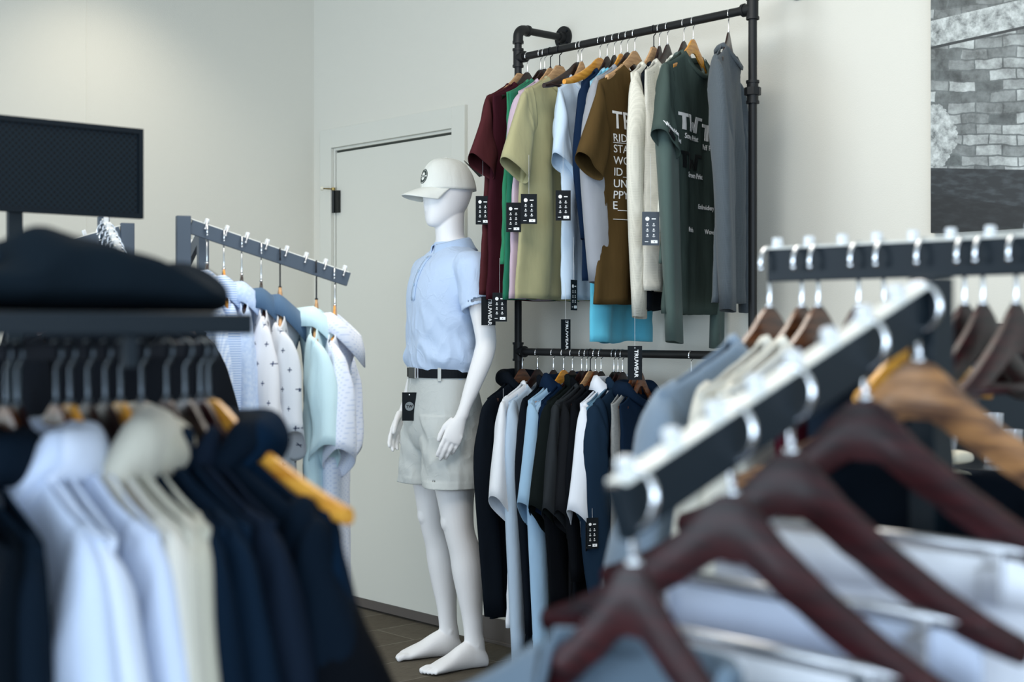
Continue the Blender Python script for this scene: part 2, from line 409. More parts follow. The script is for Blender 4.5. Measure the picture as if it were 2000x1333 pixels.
# brick photograph canvas
def canvas_mat():
    m = bpy.data.materials.new('brick_photo_print'); m.use_nodes = True; nt = m.node_tree
    b = nt.nodes['Principled BSDF']; b.inputs['Roughness'].default_value = 0.5
    L = nt.links.new
    tc = nt.nodes.new('ShaderNodeTexCoord'); sp = nt.nodes.new('ShaderNodeSeparateXYZ'); L(tc.outputs['Object'], sp.inputs[0])
    zz = math_node(nt, 'SUBTRACT', sp.outputs[2], math_node(nt, 'MULTIPLY', sp.outputs[1], .10))
    cb = nt.nodes.new('ShaderNodeCombineXYZ'); L(sp.outputs[1], cb.inputs[0]); L(zz, cb.inputs[1])
    nz = nt.nodes.new('ShaderNodeTexNoise'); nz.inputs['Scale'].default_value = 9; nz.inputs['Detail'].default_value = 4; L(cb.outputs[0], nz.inputs['Vector'])
    wob = nt.nodes.new('ShaderNodeVectorMath'); wob.operation = 'MULTIPLY_ADD'; wob.inputs[1].default_value = (.03, .03, .03)
    L(nz.outputs['Color'], wob.inputs[0]); L(cb.outputs[0], wob.inputs[2])
    br = nt.nodes.new('ShaderNodeTexBrick'); br.inputs['Scale'].default_value = 1.0
    br.inputs['Brick Width'].default_value = 0.085; br.inputs['Row Height'].default_value = 0.0305; br.inputs['Mortar Size'].default_value = 0.0028; br.inputs['Mortar Smooth'].default_value = 0.4
    br.inputs['Bias'].default_value = -.1
    br.inputs['Color1'].default_value = srgb(92, 98, 98); br.inputs['Color2'].default_value = srgb(196, 202, 200); br.inputs['Mortar'].default_value = srgb(104, 110, 110)
    L(wob.outputs[0], br.inputs['Vector'])
    n2 = nt.nodes.new('ShaderNodeTexNoise'); n2.inputs['Scale'].default_value = 16; n2.inputs['Detail'].default_value = 8; n2.inputs['Roughness'].default_value = .7; L(cb.outputs[0], n2.inputs['Vector'])
    mr = nt.nodes.new('ShaderNodeMapRange'); mr.inputs[1].default_value = .35; mr.inputs[2].default_value = .68; mr.inputs[3].default_value = .35; mr.inputs[4].default_value = 1.25; L(n2.outputs['Fac'], mr.inputs[0])
    mx = nt.nodes.new('ShaderNodeMix'); mx.data_type = 'RGBA'; mx.blend_type = 'MULTIPLY'; mx.inputs[0].default_value = 1
    L(br.outputs['Color'], mx.inputs[6]); L(mr.outputs[0], mx.inputs[7])
    # plaster patch at lower left and concrete band
    n3 = nt.nodes.new('ShaderNodeTexNoise'); n3.inputs['Scale'].default_value = 30; n3.inputs['Detail'].default_value = 9; n3.inputs['Roughness'].default_value = .75; L(cb.outputs[0], n3.inputs['Vector'])
    rp = nt.nodes.new('ShaderNodeValToRGB'); rp.color_ramp.elements[0].position = .32; rp.color_ramp.elements[0].color = srgb(70, 76, 76); rp.color_ramp.elements[1].position = .62; rp.color_ramp.elements[1].color = srgb(198, 204, 202); L(n3.outputs['Fac'], rp.inputs[0])
    # patch mask: ellipse
    yy = sp.outputs[1]
    e1 = math_node(nt, 'POWER', math_node(nt, 'DIVIDE', math_node(nt, 'SUBTRACT', yy, -.005), .085), 2.0)
    e2 = math_node(nt, 'POWER', math_node(nt, 'DIVIDE', math_node(nt, 'SUBTRACT', zz, .285), .1), 2.0)
    el = math_node(nt, 'LESS_THAN', math_node(nt, 'ADD', math_node(nt, 'ADD', e1, e2), math_node(nt, 'MULTIPLY', n2.outputs['Fac'], 2.6)), 2.1)
    bandc = math_node(nt, 'SUBTRACT', zz, math_node(nt, 'MULTIPLY', yy, -.15))
    band = math_node(nt, 'MULTIPLY', math_node(nt, 'GREATER_THAN', bandc, .545), math_node(nt, 'LESS_THAN', bandc, .62))
    msk = math_node(nt, 'MAXIMUM', el, band)
    m2 = nt.nodes.new('ShaderNodeMix'); m2.data_type = 'RGBA'; L(msk, m2.inputs[0]); L(mx.outputs[2], m2.inputs[6]); L(rp.outputs[0], m2.inputs[7])
    # dark cable line
    ln = math_node(nt, 'LESS_THAN', math_node(nt, 'ABSOLUTE', math_node(nt, 'SUBTRACT', bandc, .541)), .004)
    m3 = nt.nodes.new('ShaderNodeMix'); m3.data_type = 'RGBA'; L(ln, m3.inputs[0]); L(m2.outputs[2], m3.inputs[6]); m3.inputs[7].default_value = srgb(40, 46, 48)
    # dark ground below
    g = nt.nodes.new('ShaderNodeValToRGB'); g.color_ramp.elements[0].position = .45; g.color_ramp.elements[0].color = srgb(26, 31, 34); g.color_ramp.elements[1].position = .72; g.color_ramp.elements[1].color = srgb(58, 64, 68)
    mp = nt.nodes.new('ShaderNodeMapping'); mp.inputs['Scale'].default_value = (1, 3, 1); L(cb.outputs[0], mp.inputs[0])
    n4 = nt.nodes.new('ShaderNodeTexNoise'); n4.inputs['Scale'].default_value = 22; n4.inputs['Detail'].default_value = 8; L(mp.outputs[0], n4.inputs['Vector']); L(n4.outputs['Fac'], g.inputs[0])
    low = math_node(nt, 'LESS_THAN', zz, .19)
    low2 = math_node(nt, 'LESS_THAN', math_node(nt, 'ADD', zz, math_node(nt, 'MULTIPLY', yy, -.1)), .115)
    m4 = nt.nodes.new('ShaderNodeMix'); m4.data_type = 'RGBA'; L(low, m4.inputs[0]); L(m3.outputs[2], m4.inputs[6]); L(g.outputs[0], m4.inputs[7])
    m5 = nt.nodes.new('ShaderNodeMix'); m5.data_type = 'RGBA'; m5.blend_type = 'MULTIPLY'; L(low2, m5.inputs[0]); L(m4.outputs[2], m5.inputs[6]); m5.inputs[7].default_value = (.42, .42, .42, 1)
    L(m5.outputs[2], b.inputs['Base Color'])
    return m
p0 = ray_plane(1826, 456, (WX, 0), (WX, 1))
art = empty('brick_photograph', (WX, p0.y, p0.z), 0, 'large black and white photograph of an old brick wall mounted on the wall', 'photograph')
mb = MB(); mb.box(*b2(-.020, -.001, -1.3, 0, 0, 1.25))
mb.build('canvas_edge', pmat('canvas_edge', srgb(60, 64, 66), .7), art)
mb = MB(); mb.box(*b2(-.0225, -.020, -1.3, 0, 0, 1.25)); mb.build('print', canvas_mat(), art)

# ------------------------------------------------------------------ hanger
PROF = [(0, 0), (.06, .015), (.13, .10), (.25, .29), (.45, .53), (.7, .78), (.9, .94), (1, 1)]
FLATP = [(0, .0), (.12, .0), (.14, .05), (.3, .28), (.5, .52), (.75, .80), (1, 1)]
def shoulder_z(t, hz, drop): return hz - drop * interp(PROF, min(1, abs(t)))

def hanger(loc, yaw, wd, label, group, style='contour', hook=None, hk=1.0, S=.20, hz=-.068, drop=.105, rh=.0158, crossbar=False, hookr=.0019, th=.008, clips=False):
    root = empty('clothes_hanger', loc, yaw, label, 'hanger', group)
    hook = hook or M_chrome
    rings = []
    N = 33
    for i in range(N):
        t = -1 + 2 * i / (N - 1)
        a = abs(t)
        if style == 'flat':
            zt = hz - drop * interp(FLATP, a); h = interp([(0, .05), (.13, .05), (.25, .034), (1, .026)], a); tt = .006
        else:
            zt = shoulder_z(a, hz, drop); h = hk * interp([(0, .046), (.12, .042), (.3, .034), (.7, .026), (1, .016)], a); tt = interp([(0, th * .55), (.5, th * .7), (1, th * .9)], a)
        yb = -.004 * a * a if style != 'flat' else 0
        x = t * S
        e = min(.3, .35) * h
        k = tt * .55
        rings.append([(x, yb - tt, zt - e), (x, yb - k, zt), (x, yb + k, zt), (x, yb + tt, zt - e), (x, yb + tt, zt - h + e), (x, yb + k, zt - h), (x, yb - k, zt - h), (x, yb - tt, zt - h + e)])
    mb = MB(); mb.loft(rings)
    mb.build('hanger_body', wd, root, sm=True, auto=50)
    # hook
    pts = []
    c = (0, 0, -rh)
    for k in range(20):
        a = R(-90 + 292 * k / 19)
        pts.append((c[0] + rh * math.cos(a), 0, c[2] + rh * math.sin(a) ))
    pts = [(0, 0, hz - .004), (0, 0, hz + .008), (0, 0, -2 * rh - .004)] + pts[1:]
    hm = MB(); hm.tube(pts, hookr, 8)
    hm.ball(pts[-1], hookr * 1.45, 8, 6)
    hm.disc((0, 0, hz - .001), (0, 0, 1), hookr * 2.2, .004, 12)
    hm.build('hook', hook, root, sm=True)
    if crossbar:
        zc = hz - drop * .86 - .012
        cm = MB(); cm.tube([(-S * .86, -.006, zc), (S * .86, -.006, zc)], .0045, 10)
        cm.build('crossbar', M_steel if clips else wd, root, sm=True)
        if clips:
            for sx in (-.62, .62):
                km = MB(); km.box((sx * S, -.006, zc - .018), (.016, .016, .034)); km.box((sx * S, -.018, zc - .028), (.02, .006, .03)); km.box((sx * S, .006, zc - .028), (.02, .006, .03))
                km.build('clip', M_steel, root, bev=.002)
    return root

# ------------------------------------------------------------------ garments
def garment(loc, yaw, name, label, cat, group, mat_, S=.205, L=.74, T=.018, sleeve='short', collar='crew', w=.235, seed=1, neck=.078,
            hz=-.068, drop=.105, amp=.014, ph=0.0, flare=1.0, lsl=.58, cmat=None, puff=0.0, fk=24.0, sfwd=0.0, nd=.055, placket=False, smat=None, solid=.0016, hood=.032, cuffs=False, nT=.04, ssl=1.0, sb_=1.0, sh0=.009, wall=False):
    wc = (lambda x: x if x < .15 else .15 + .062 * (1 - math.exp(-(x - .15) / .062))) if wall else (lambda x: x)
    rnd = random.Random(seed * 7919)
    root = empty(name, loc, yaw, label, cat, group)
    cmat = cmat or mat_
    so = Vector((seed * 3.17, seed * 1.31, seed * .77))
    def zt(x):
        return shoulder_z(x / S, hz, drop) + .005
    zneck = zt(neck)
    def ztop(x, front):
        ax = abs(x)
        if ax < neck:
            k = math.sqrt(max(0, 1 - (ax / neck) ** 2))
            return zneck - (nd if front else .008) * k
        return zt(ax)
    zh = -L
    NT, NV = 80, 40
    rings = []
    for iv in range(NV + 1):
        v = (iv / NV) ** 1.15
        ring = []
        for it in range(NT):
            th = 2 * PI * it / NT
            x0 = S * math.cos(th); sn = math.sin(th); front = sn < 0
            zz0 = ztop(x0, front)
            hem = zh + .008 * noise.noise(Vector((x0 * 9, seed, 0)))
            z = zz0 + (hem - zz0) * v
            d = (zz0 - z)
            wsc = 1 + (w / S - 1) * smooth(d / .4) - .07 * math.sin(PI * min(1, v)) * (w / S)
            x = x0 * wsc
            asn = abs(sn) ** .75
            kn = max(0, 1 - (x0 / neck) ** 2) ** .5 if abs(x0) < neck else 0
            yt = nT * kn * math.exp(-d * 14) + (T * (1 - math.exp(-d * 13)) + sh0 * (1 - kn)) * asn
            if puff:
                yt += puff * abs(math.sin(d * 42)) * asn
            y = yt * (1 if sn >= 0 else -1)
            g = smooth(d / .35)
            y += amp * g * (math.sin(fk * x0 + ph) + .45 * math.sin(fk * 2.3 * x0 + ph * 2 + 1 + 2 * d))
            nv = noise.noise(Vector((x0 * 14, z * 4, 0)) + so)
            y += .006 * g * nv + .0035 * noise.noise(Vector((x0 * 26 + z * 14, z * 20, 1)) + so)
            x += .008 * g * noise.noise(Vector((z * 5, sn, 3)) + so)
            ring.append((wc(x), y, z))
        rings.append(ring)
    mb = MB(); mb.loft(rings, False, False)
    body = mb.build('body', mat_, root, sm=True, solid=solid)
    # hem seam band
    bvh = BVHTree.FromPolygons([Vector(p) for p in mb.v], mb.f)
    def fy(x, z, side=-1):
        hit = bvh.ray_cast(Vector((x, side * 1.0, z)), Vector((0, -side, 0)))
        return hit[0].y if hit[0] else side * T
    root_info = dict(root=root, body=body, fy=fy, zneck=zneck)
    # sleeves
    if sleeve != 'none':
        zs = zt(S)
        for sd in (-1, 1):
            r1 = rnd.uniform(-.012, .012); r2 = rnd.uniform(-.02, .02)
            if sleeve == 'short':
                fl = .115 * flare + r1
                O = [(S - .035, zs + .012), (S - .004, zs - .004), (S + .035 * min(1, .4 + .6 * flare), zs - .05), (S + fl, zs - .235 * ssl + r2)]
                I = [(S - .06, zs - .17), (S - .03, zs - .20), (S - .015, zs - .25), (S + fl - .115, zs - .315 * ssl + r2)]
                bt = [(0, .014), (.3, .022), (1, .034)]
            else:
                fl = .045 * flare + r1
                O = [(S - .035, zs + .012), (S - .004, zs - .004), (S + .03, zs - .06), (S + .05 + fl * .5, zs - .28), (S + fl * .8, zs - lsl + r2)]
                I = [(S - .06, zs - .17), (S - .03, zs - .20), (S - .028, zs - .24), (S - .045 + fl * .5, zs - .36), (S - .085 + fl * .8, zs - lsl - .01 + r2)]
                bt = [(0, .014), (.3, .024), (.7, .03), (1, .022)]
            k = (1.0 + (.5 if puff else 0)) * sb_
            NU = 26
            Oc = cr([(a, 0, b) for a, b in O], NU); Ic = cr([(a, 0, b) for a, b in I], NU)
            rings = []
            for iu in range(NU):
                u = iu / (NU - 1)
                o_, i_ = Oc[iu], Ic[iu]
                c = (o_ + i_) / 2; ax = (o_ - i_) / 2
                bb = interp(bt, u) * k
                yo = (-.02 - sfwd) * smooth(u) + .012 * math.sin(3 * u + seed)
                if puff: bb += puff * 1.3 * abs(math.sin(u * 13)); ax = ax * (1 + .12 * abs(math.sin(u * 13)))
                ring = []
                for j in range(28):
                    a = 2 * PI * j / 28
                    p = c + ax * math.cos(a)
                    nn = noise.noise(Vector((a * .9 if a < PI else (2 * PI - a) * .9, u * 5, seed)))
                    yy = bb * math.sin(a) * (1 + .35 * nn * smooth(u * 2)) + yo + .006 * smooth(u * 2) * math.sin(ax.length * 40 * math.cos(a) + seed)
                    ring.append((wc(p.x * sd), yy, p.z + .003 * nn))
                rings.append(ring)
            if cuffs:
                last = rings[-1]
                cx = sum(p[0] for p in last) / 28; cy = sum(p[1] for p in last) / 28; cz = sum(p[2] for p in last) / 28
                for q, (s_, dz) in enumerate(((.72, -.004), (.66, -.03), (.66, -.055))):
                    rings.append([(cx + (p[0] - cx) * s_, cy + (p[1] - cy) * s_, cz + (p[2] - cz) * s_ + dz) for p in last])
            sb = MB(); sb.loft(rings, False, False)
            sb.build('sleeve', smat or mat_, root, sm=True, solid=solid)
    # collars
    N = 48
    if collar in ('crew', 'polo', 'hood', 'mock'):
        loop = []
        for i in range(N):
            a = 2 * PI * i / N
            loop.append(Vector((neck * math.cos(a), nT * math.sin(a) * 1.02, ztop(neck * .999 * math.cos(a), math.sin(a) < 0))))
        outward = [Vector((math.cos(2 * PI * i / N), math.sin(2 * PI * i / N) * .9, 0)) for i in range(N)]
        cb = MB()
        if collar == 'crew':
            rr = []
            for p, o_ in zip(loop, outward):
                rr.append([p + o_ * .003 + Vector((0, 0, -.014)), p + o_ * .0045 + Vector((0, 0, -.002)), p - o_ * .001 + Vector((0, 0, .006)), p - o_ * .004 + Vector((0, 0, .003)), p - o_ * .003 + Vector((0, 0, -.012))])
            n = len(rr)
            rings = rr + [rr[0]]
            cb.loft(rings, False, False)
            cb.build('neckband', cmat, root, sm=True)
        elif collar == 'mock':
            rr = [[p + o_ * .003 + Vector((0, 0, -.01)), p + o_ * .004 + Vector((0, 0, .03)), p + Vector((0, 0, .035)), p - o_ * .004 + Vector((0, 0, .03)), p - o_ * .003 + Vector((0, 0, -.01))] for p, o_ in zip(loop, outward)]
            cb.loft(rr + [rr[0]], False, False); cb.build('collar', cmat, root, sm=True)
        elif collar == 'polo':
            # start and end at front centre (angle -90)
            rings = []
            M = 41
            for i in range(M):
                a = -PI / 2 + .10 + (2 * PI - .20) * i / (M - 1)
                fr = (1 - math.sin(a)) / 2           # 1 at the front
                p = Vector((neck * 1.13 * math.cos(a), nT * 1.08 * math.sin(a), ztop(neck * .999 * math.cos(a), math.sin(a) < 0) + .005))
                o_ = Vector((math.cos(a), .9 * math.sin(a), 0))
                f2 = fr ** 3
                rings.append([p + Vector((0, 0, -.006)), p + Vector((0, 0, .026)) + o_ * .002, p + o_ * .008 + Vector((0, 0, .030 - .006 * f2)), p + o_ * .018 + Vector((0, 0, .008 - .02 * f2)), p + o_ * (.025 - .006 * f2) + Vector((0, 0, -.016 - .040 * f2))])
            cb.loft(rings, False, False, closed=False)
            cb.build('collar', cmat, root, sm=True, solid=.002)
        elif collar == 'hood':
            rings = []
            M = 37
            for i in range(M):
                a = -PI / 2 + .25 + (2 * PI - .5) * i / (M - 1)
                bk = (1 + math.sin(a)) / 2
                p = Vector((neck * 1.05 * math.cos(a), (nT * 1.1 + .03 * bk) * math.sin(a), ztop(neck * .999 * math.cos(a), math.sin(a) < 0) + .006))
                r_ = hood * (.55 + .75 * bk)
                o_ = Vector((math.cos(a), math.sin(a), 0))
                ring = []
                for j in range(12):
                    q = 2 * PI * j / 12
                    rr_ = r_ * (1 + .22 * noise.noise(Vector((a * 2, q, seed))))
                    ring.append(p + o_ * math.cos(q) * rr_ * .62 + Vector((0, 0, math.sin(q) * rr_ * .8 + r_ * .25)))
                rings.append(ring)
            cb.loft(rings); cb.build('hood', cmat, root, sm=True, sub=1)
    if placket:
        pb = MB(); rings = []
        z0 = zneck - nd + .012
        for i in range(9):
            z = z0 - .15 * i / 8
            rings.append([(-.015, fy(-.015, min(z, zneck - nd - .004)) - .0018, z), (.015, fy(.015, min(z, zneck - nd - .004)) - .0018, z)])
        pb.loft(rings, False, False, closed=False); pb.build('placket', cmat, root, sm=True, solid=.0022)
        for i in range(3):
            z = z0 - .025 - .05 * i
            bb = MB(); bb.disc((0, fy(0, z) - .0055, z), (0, 1, 0), .0055, .003, 14)
            bb.build('button', pmat('pearl_button', srgb(225, 230, 236), .3), root, auto=40)
    return root_info

def text_mesh(name, s, size, mat_, bold=0.0, ext=.0006, align='LEFT'):
    cu = bpy.data.curves.new(name, 'FONT'); cu.body = s; cu.size = size; cu.extrude = ext; cu.offset = bold * size
    cu.align_x = align; cu.resolution_u = 3
    to = bpy.data.objects.new('tmp', cu); col.objects.link(to)
    dg = bpy.context.evaluated_depsgraph_get()
    me = bpy.data.meshes.new_from_object(to.evaluated_get(dg))
    bpy.data.objects.remove(to); bpy.data.curves.remove(cu)
    me.name = name
    me.materials.clear(); me.materials.append(mat_)
    bm = bmesh.new(); bm.from_mesh(me)
    bmesh.ops.triangulate(bm, faces=bm.faces)
    for _ in range(4):
        es = [e for e in bm.edges if e.calc_length() > max(.005, size * .12)]
        if not es: break
        bmesh.ops.subdivide_edges(bm, edges=es, cuts=1)
        bmesh.ops.triangulate(bm, faces=[f for f in bm.faces if len(f.verts) > 3])
    bm.to_mesh(me); bm.free()
    return me

def print_on(info, s, x, z, size, mat_, bold=0.0, name='printed_text', sx=1.0, side=-1):
    """lettering laid on the front of a garment body, following the cloth"""
    me = text_mesh(name, s, size, mat_, bold)
    for v in me.vertices:
        px_, pz_ = x + v.co.x * sx, z + v.co.y
        v.co = Vector((px_, info['fy'](px_, pz_) - .0030 - v.co.z * .5, pz_))
    o = bpy.data.objects.new(name, me); col.objects.link(o); o.parent = info['root']
    return o

def logo_polys(u0=0.0):
    """block T W monogram in a 1.75 x 1 field, as convex pieces"""
    P = []
    P.append([(0, 1), (.62, 1), (.62, .80), (.0, .80)])
    P.append([(.22, .82), (.44, .82), (.44, 0), (.22, 0)])
    P.append([(.68, 1), (.90, 1), (.98, .12), (.80, 0), (.78, 0)])
    P.append([(.80, .0), (.98, .0), (1.16, .62), (1.02, .62)])
    P.append([(1.02, .62), (1.16, .62), (1.34, 0), (1.16, 0), ])
    P.append([(1.20, 0), (1.38, 0), (1.52, 1), (1.30, 1)])
    P.append([(1.48, 1), (1.75, 1), (1.75, .82), (1.46, .82)])
    return P

def print_logo(info, x, z, h, mat_, ax=1.0):
    bm = bmesh.new()
    for poly in logo_polys():
        bm.faces.new([bm.verts.new((x + a * h * ax, 0, z + b_ * h)) for a, b_ in poly])
    for _ in range(5):
        bmesh.ops.triangulate(bm, faces=[f for f in bm.faces if len(f.verts) > 3])
        es = [e for e in bm.edges if e.calc_length() > .006]
        if not es: break
        bmesh.ops.subdivide_edges(bm, edges=es, cuts=1)
    for v in bm.verts: v.co.y = info['fy'](v.co.x, v.co.z) - .0030
    me = bpy.data.meshes.new('printed_logo'); bm.to_mesh(me); bm.free(); me.materials.append(mat_)
    o = bpy.data.objects.new('printed_logo', me); col.objects.link(o); o.parent = info['root']
    b = o.modifiers.new('solid', 'SOLIDIFY'); b.thickness = .001; b.offset = 0
    return o

# ------------------------------------------------------------------ hang tags
def hang_tag(loc, yaw, label, group, kind='icons', string=.05, W=.050, H=.100, card=None, sdx=0.0):
    """loc = top centre of the card; string goes up from it"""
    root = empty('hang_tag', loc, yaw, label, 'tag', group)
    mb = MB(); mb.box((0, 0, -H / 2), (W, .0012, H)); mb.build('card', card or M_card, root)
    sb = MB(); sb.tube([(0, 0, -.006), (sdx * .5, .001, string * .5), (sdx, .002, string)], .0005, 6); sb.build('string', M_thread, root)
    y = -.0010
    if kind == 'icons':
        pm = MB()
        pm.disc((-W * .2, y + .0004, -H * .21), (0, -1, 0), W * .12, .0006, 20)
        pm.box((W * .17, y, -H * .21), (W * .24, .0006, H * .035))
        for r_ in range(3):
            for c in (-.2, .17):
                zc = -H * (.36 + .16 * r_)
                pm.disc((c * W, y + .0004, zc), (0, -1, 0), W * .045, .0006, 8)
                pm.box((c * W, y, zc - H * .045), (W * .17, .0006, H * .012)); pm.box((c * W, y, zc - H * .065), (W * .12, .0006, H * .010))
        pm.box((W * .2, y, -H * .89), (W * .38, .0006, H * .09)); pm.box((-W * .25, y, -H * .89), (W * .2, .0006, H * .02))
        pm.build('print', M_print, root)
        hm = MB(); hm.box((W * .2, y - .0005, -H * .89), (W * .06, .0004, H * .025)); hm.build('size_mark', M_darkprint, root)
    elif kind == 'word':
        me = text_mesh('print', 'TRUWEAR', W * .36, M_print, .02, .0004, 'CENTER')
        o = bpy.data.objects.new('print', me); col.objects.link(o); o.parent = root
        o.rotation_euler = (R(90), R(90), 0); o.location = (-W * .02 , y, -H * .52)
        o.scale = (1.12, 1, 1)
        dm = MB(); dm.disc((0, y + .0004, -H * .06), (0, -1, 0), W * .035, .0006, 8); dm.build('eyelet', M_print, root)
    elif kind == 'badge':
        dm = MB(); dm.disc((0, y + .0004, -H * .49), (0, -1, 0), W * .3, .0006, 32); dm.build('badge', pmat('grey_print', srgb(120, 128, 132), .6), root)
        me = text_mesh('print', 'TW', W * .26, M_darkprint, .03, .0004, 'CENTER')
        o = bpy.data.objects.new('print', me); col.objects.link(o); o.parent = root
        o.rotation_euler = (R(90), 0, 0); o.location = (0, y - .0008, -H * .49 - W * .09)
        em = MB(); em.disc((0, y + .0004, -H * .08), (0, -1, 0), W * .045, .0006, 8); em.build('eyelet', M_print, root)
    elif kind == 'size':
        for s_, zz, sz in (('S', -.60, .26), ('RO', -.70, .17)):
            me = text_mesh('print', s_, W * sz * 1.4, M_print, .02, .0004, 'LEFT')
            o = bpy.data.objects.new('print', me); col.objects.link(o); o.parent = root
            o.rotation_euler = (R(90), 0, 0); o.location = (-W * .06, y, zz * H)
    return root

# ------------------------------------------------------------------ wall mounted pipe rack
PX = 3.473; PYL, PYR = 3.851, 2.772
ZU, ZM, ZL = 2.233, 1.162, 0.205
RP = .0134
rack = empty('pipe_clothing_rack', (PX, (PYL + PYR) / 2, 0), 0, 'black iron pipe clothing rack fixed to the wall with an upper and a lower rail', 'clothing rack')
def lp(x, y, z): return (x - PX, y - (PYL + PYR) / 2, z)
for y in (PYL, PYR):
    mb = MB(); mb.tube([lp(PX, y, .012), lp(PX, y, 2.323)], RP, 20); mb.build('upright_pipe', M_pipe, rack, auto=40)
    # top elbow, arm to wall, flange
    mb = MB()
    pts = [lp(PX, y, 2.29), lp(PX, y, 2.31)] + [lp(PX + .028 - .028 * math.cos(a), y, 2.31 + .028 * math.sin(a)) for a in [R(15 * k) for k in range(1, 7)]] + [lp(PX + .05, y, 2.338)]
    mb.tube(pts, .0185, 20)
    mb.tube([lp(PX, y, 2.285), lp(PX, y, 2.295)], .0205, 20); mb.tube([lp(PX + .043, y, 2.338), lp(PX + .053, y, 2.338)], .0205, 20)
    mb.build('elbow', M_pipe, rack, auto=40)
    for z in (2.338, ZL):
        x0 = PX + .03 if z > 1 else PX
        mb = MB(); mb.tube([lp(x0, y, z), lp(WX - .002, y, z)], RP, 20); mb.build('wall_arm', M_pipe, rack, auto=40)
        mb = MB(); mb.disc(lp(WX - .001, y, z), (-1, 0, 0), .043, .007, 32); mb.disc(lp(WX - .008, y, z), (-1, 0, 0), .022, .02, 24, .019)
        fl = mb.build('wall_flange', M_pipe, rack, auto=40)
        sb = MB()
        for k in range(4):
            a = R(45 + 90 * k); p = lp(WX - .008, y + .031 * math.cos(a), z + .031 * math.sin(a)); sb.disc(p, (-1, 0, 0), .005, .003, 10)
        sb.build('screw_heads', M_blackhook, fl, auto=40)
    # tees at the rails
    for z in (ZU, ZM, ZL):
        sg = -1 if y == PYL else 1
        mb = MB(); mb.tube([lp(PX, y, z - .034), lp(PX, y, z + .034)], .0178, 20)
        for d in (-1, 1): mb.tube([lp(PX, y, z + d * .030 - .004), lp(PX, y, z + d * .030 + .004)], .0205, 20)
        if z != ZL:
            mb.tube([lp(PX, y, z), lp(PX, y + sg * .036, z)], .0178, 20); mb.tube([lp(PX, y + sg * .028, z), lp(PX, y + sg * .038, z)], .0205, 20)
        else:
            mb.tube([lp(PX, y, z), lp(PX + .036, y, z)], .0178, 20); mb.tube([lp(PX + .028, y, z), lp(PX + .038, y, z)], .0205, 20)
        mb.build('tee', M_pipe, rack, auto=40)
    mb = MB(); mb.disc(lp(PX, y, 0.0), (0, 0, 1), .043, .007, 32); mb.disc(lp(PX, y, .007), (0, 0, 1), .022, .018, 24, .019); mb.build('floor_flange', M_pipe, rack, auto=40)
for z in (ZU, ZM):
    mb = MB(); mb.tube([lp(PX, PYR + .01, z), lp(PX, PYL - .01, z)], RP, 20); mb.build('rail', M_pipe, rack, auto=40)
mb = MB(); mb.tube([lp(PX, PYR, 1.945), lp(PX, PYR, 2.01)], .0178, 20); mb.tube([lp(PX, PYR, 1.966), lp(PX, PYR, 1.989)], .026, 8)
mb.tube([lp(PX, PYR, 1.94), lp(PX, PYR, 1.948)], .0205, 20); mb.tube([lp(PX, PYR, 2.003), lp(PX, PYR, 2.011)], .0205, 20)
mb.build('union', M_pipe, rack, auto=30)

def rail_y(px): return ray_plane(px, 640, (PX, 0), (PX, 1)).y

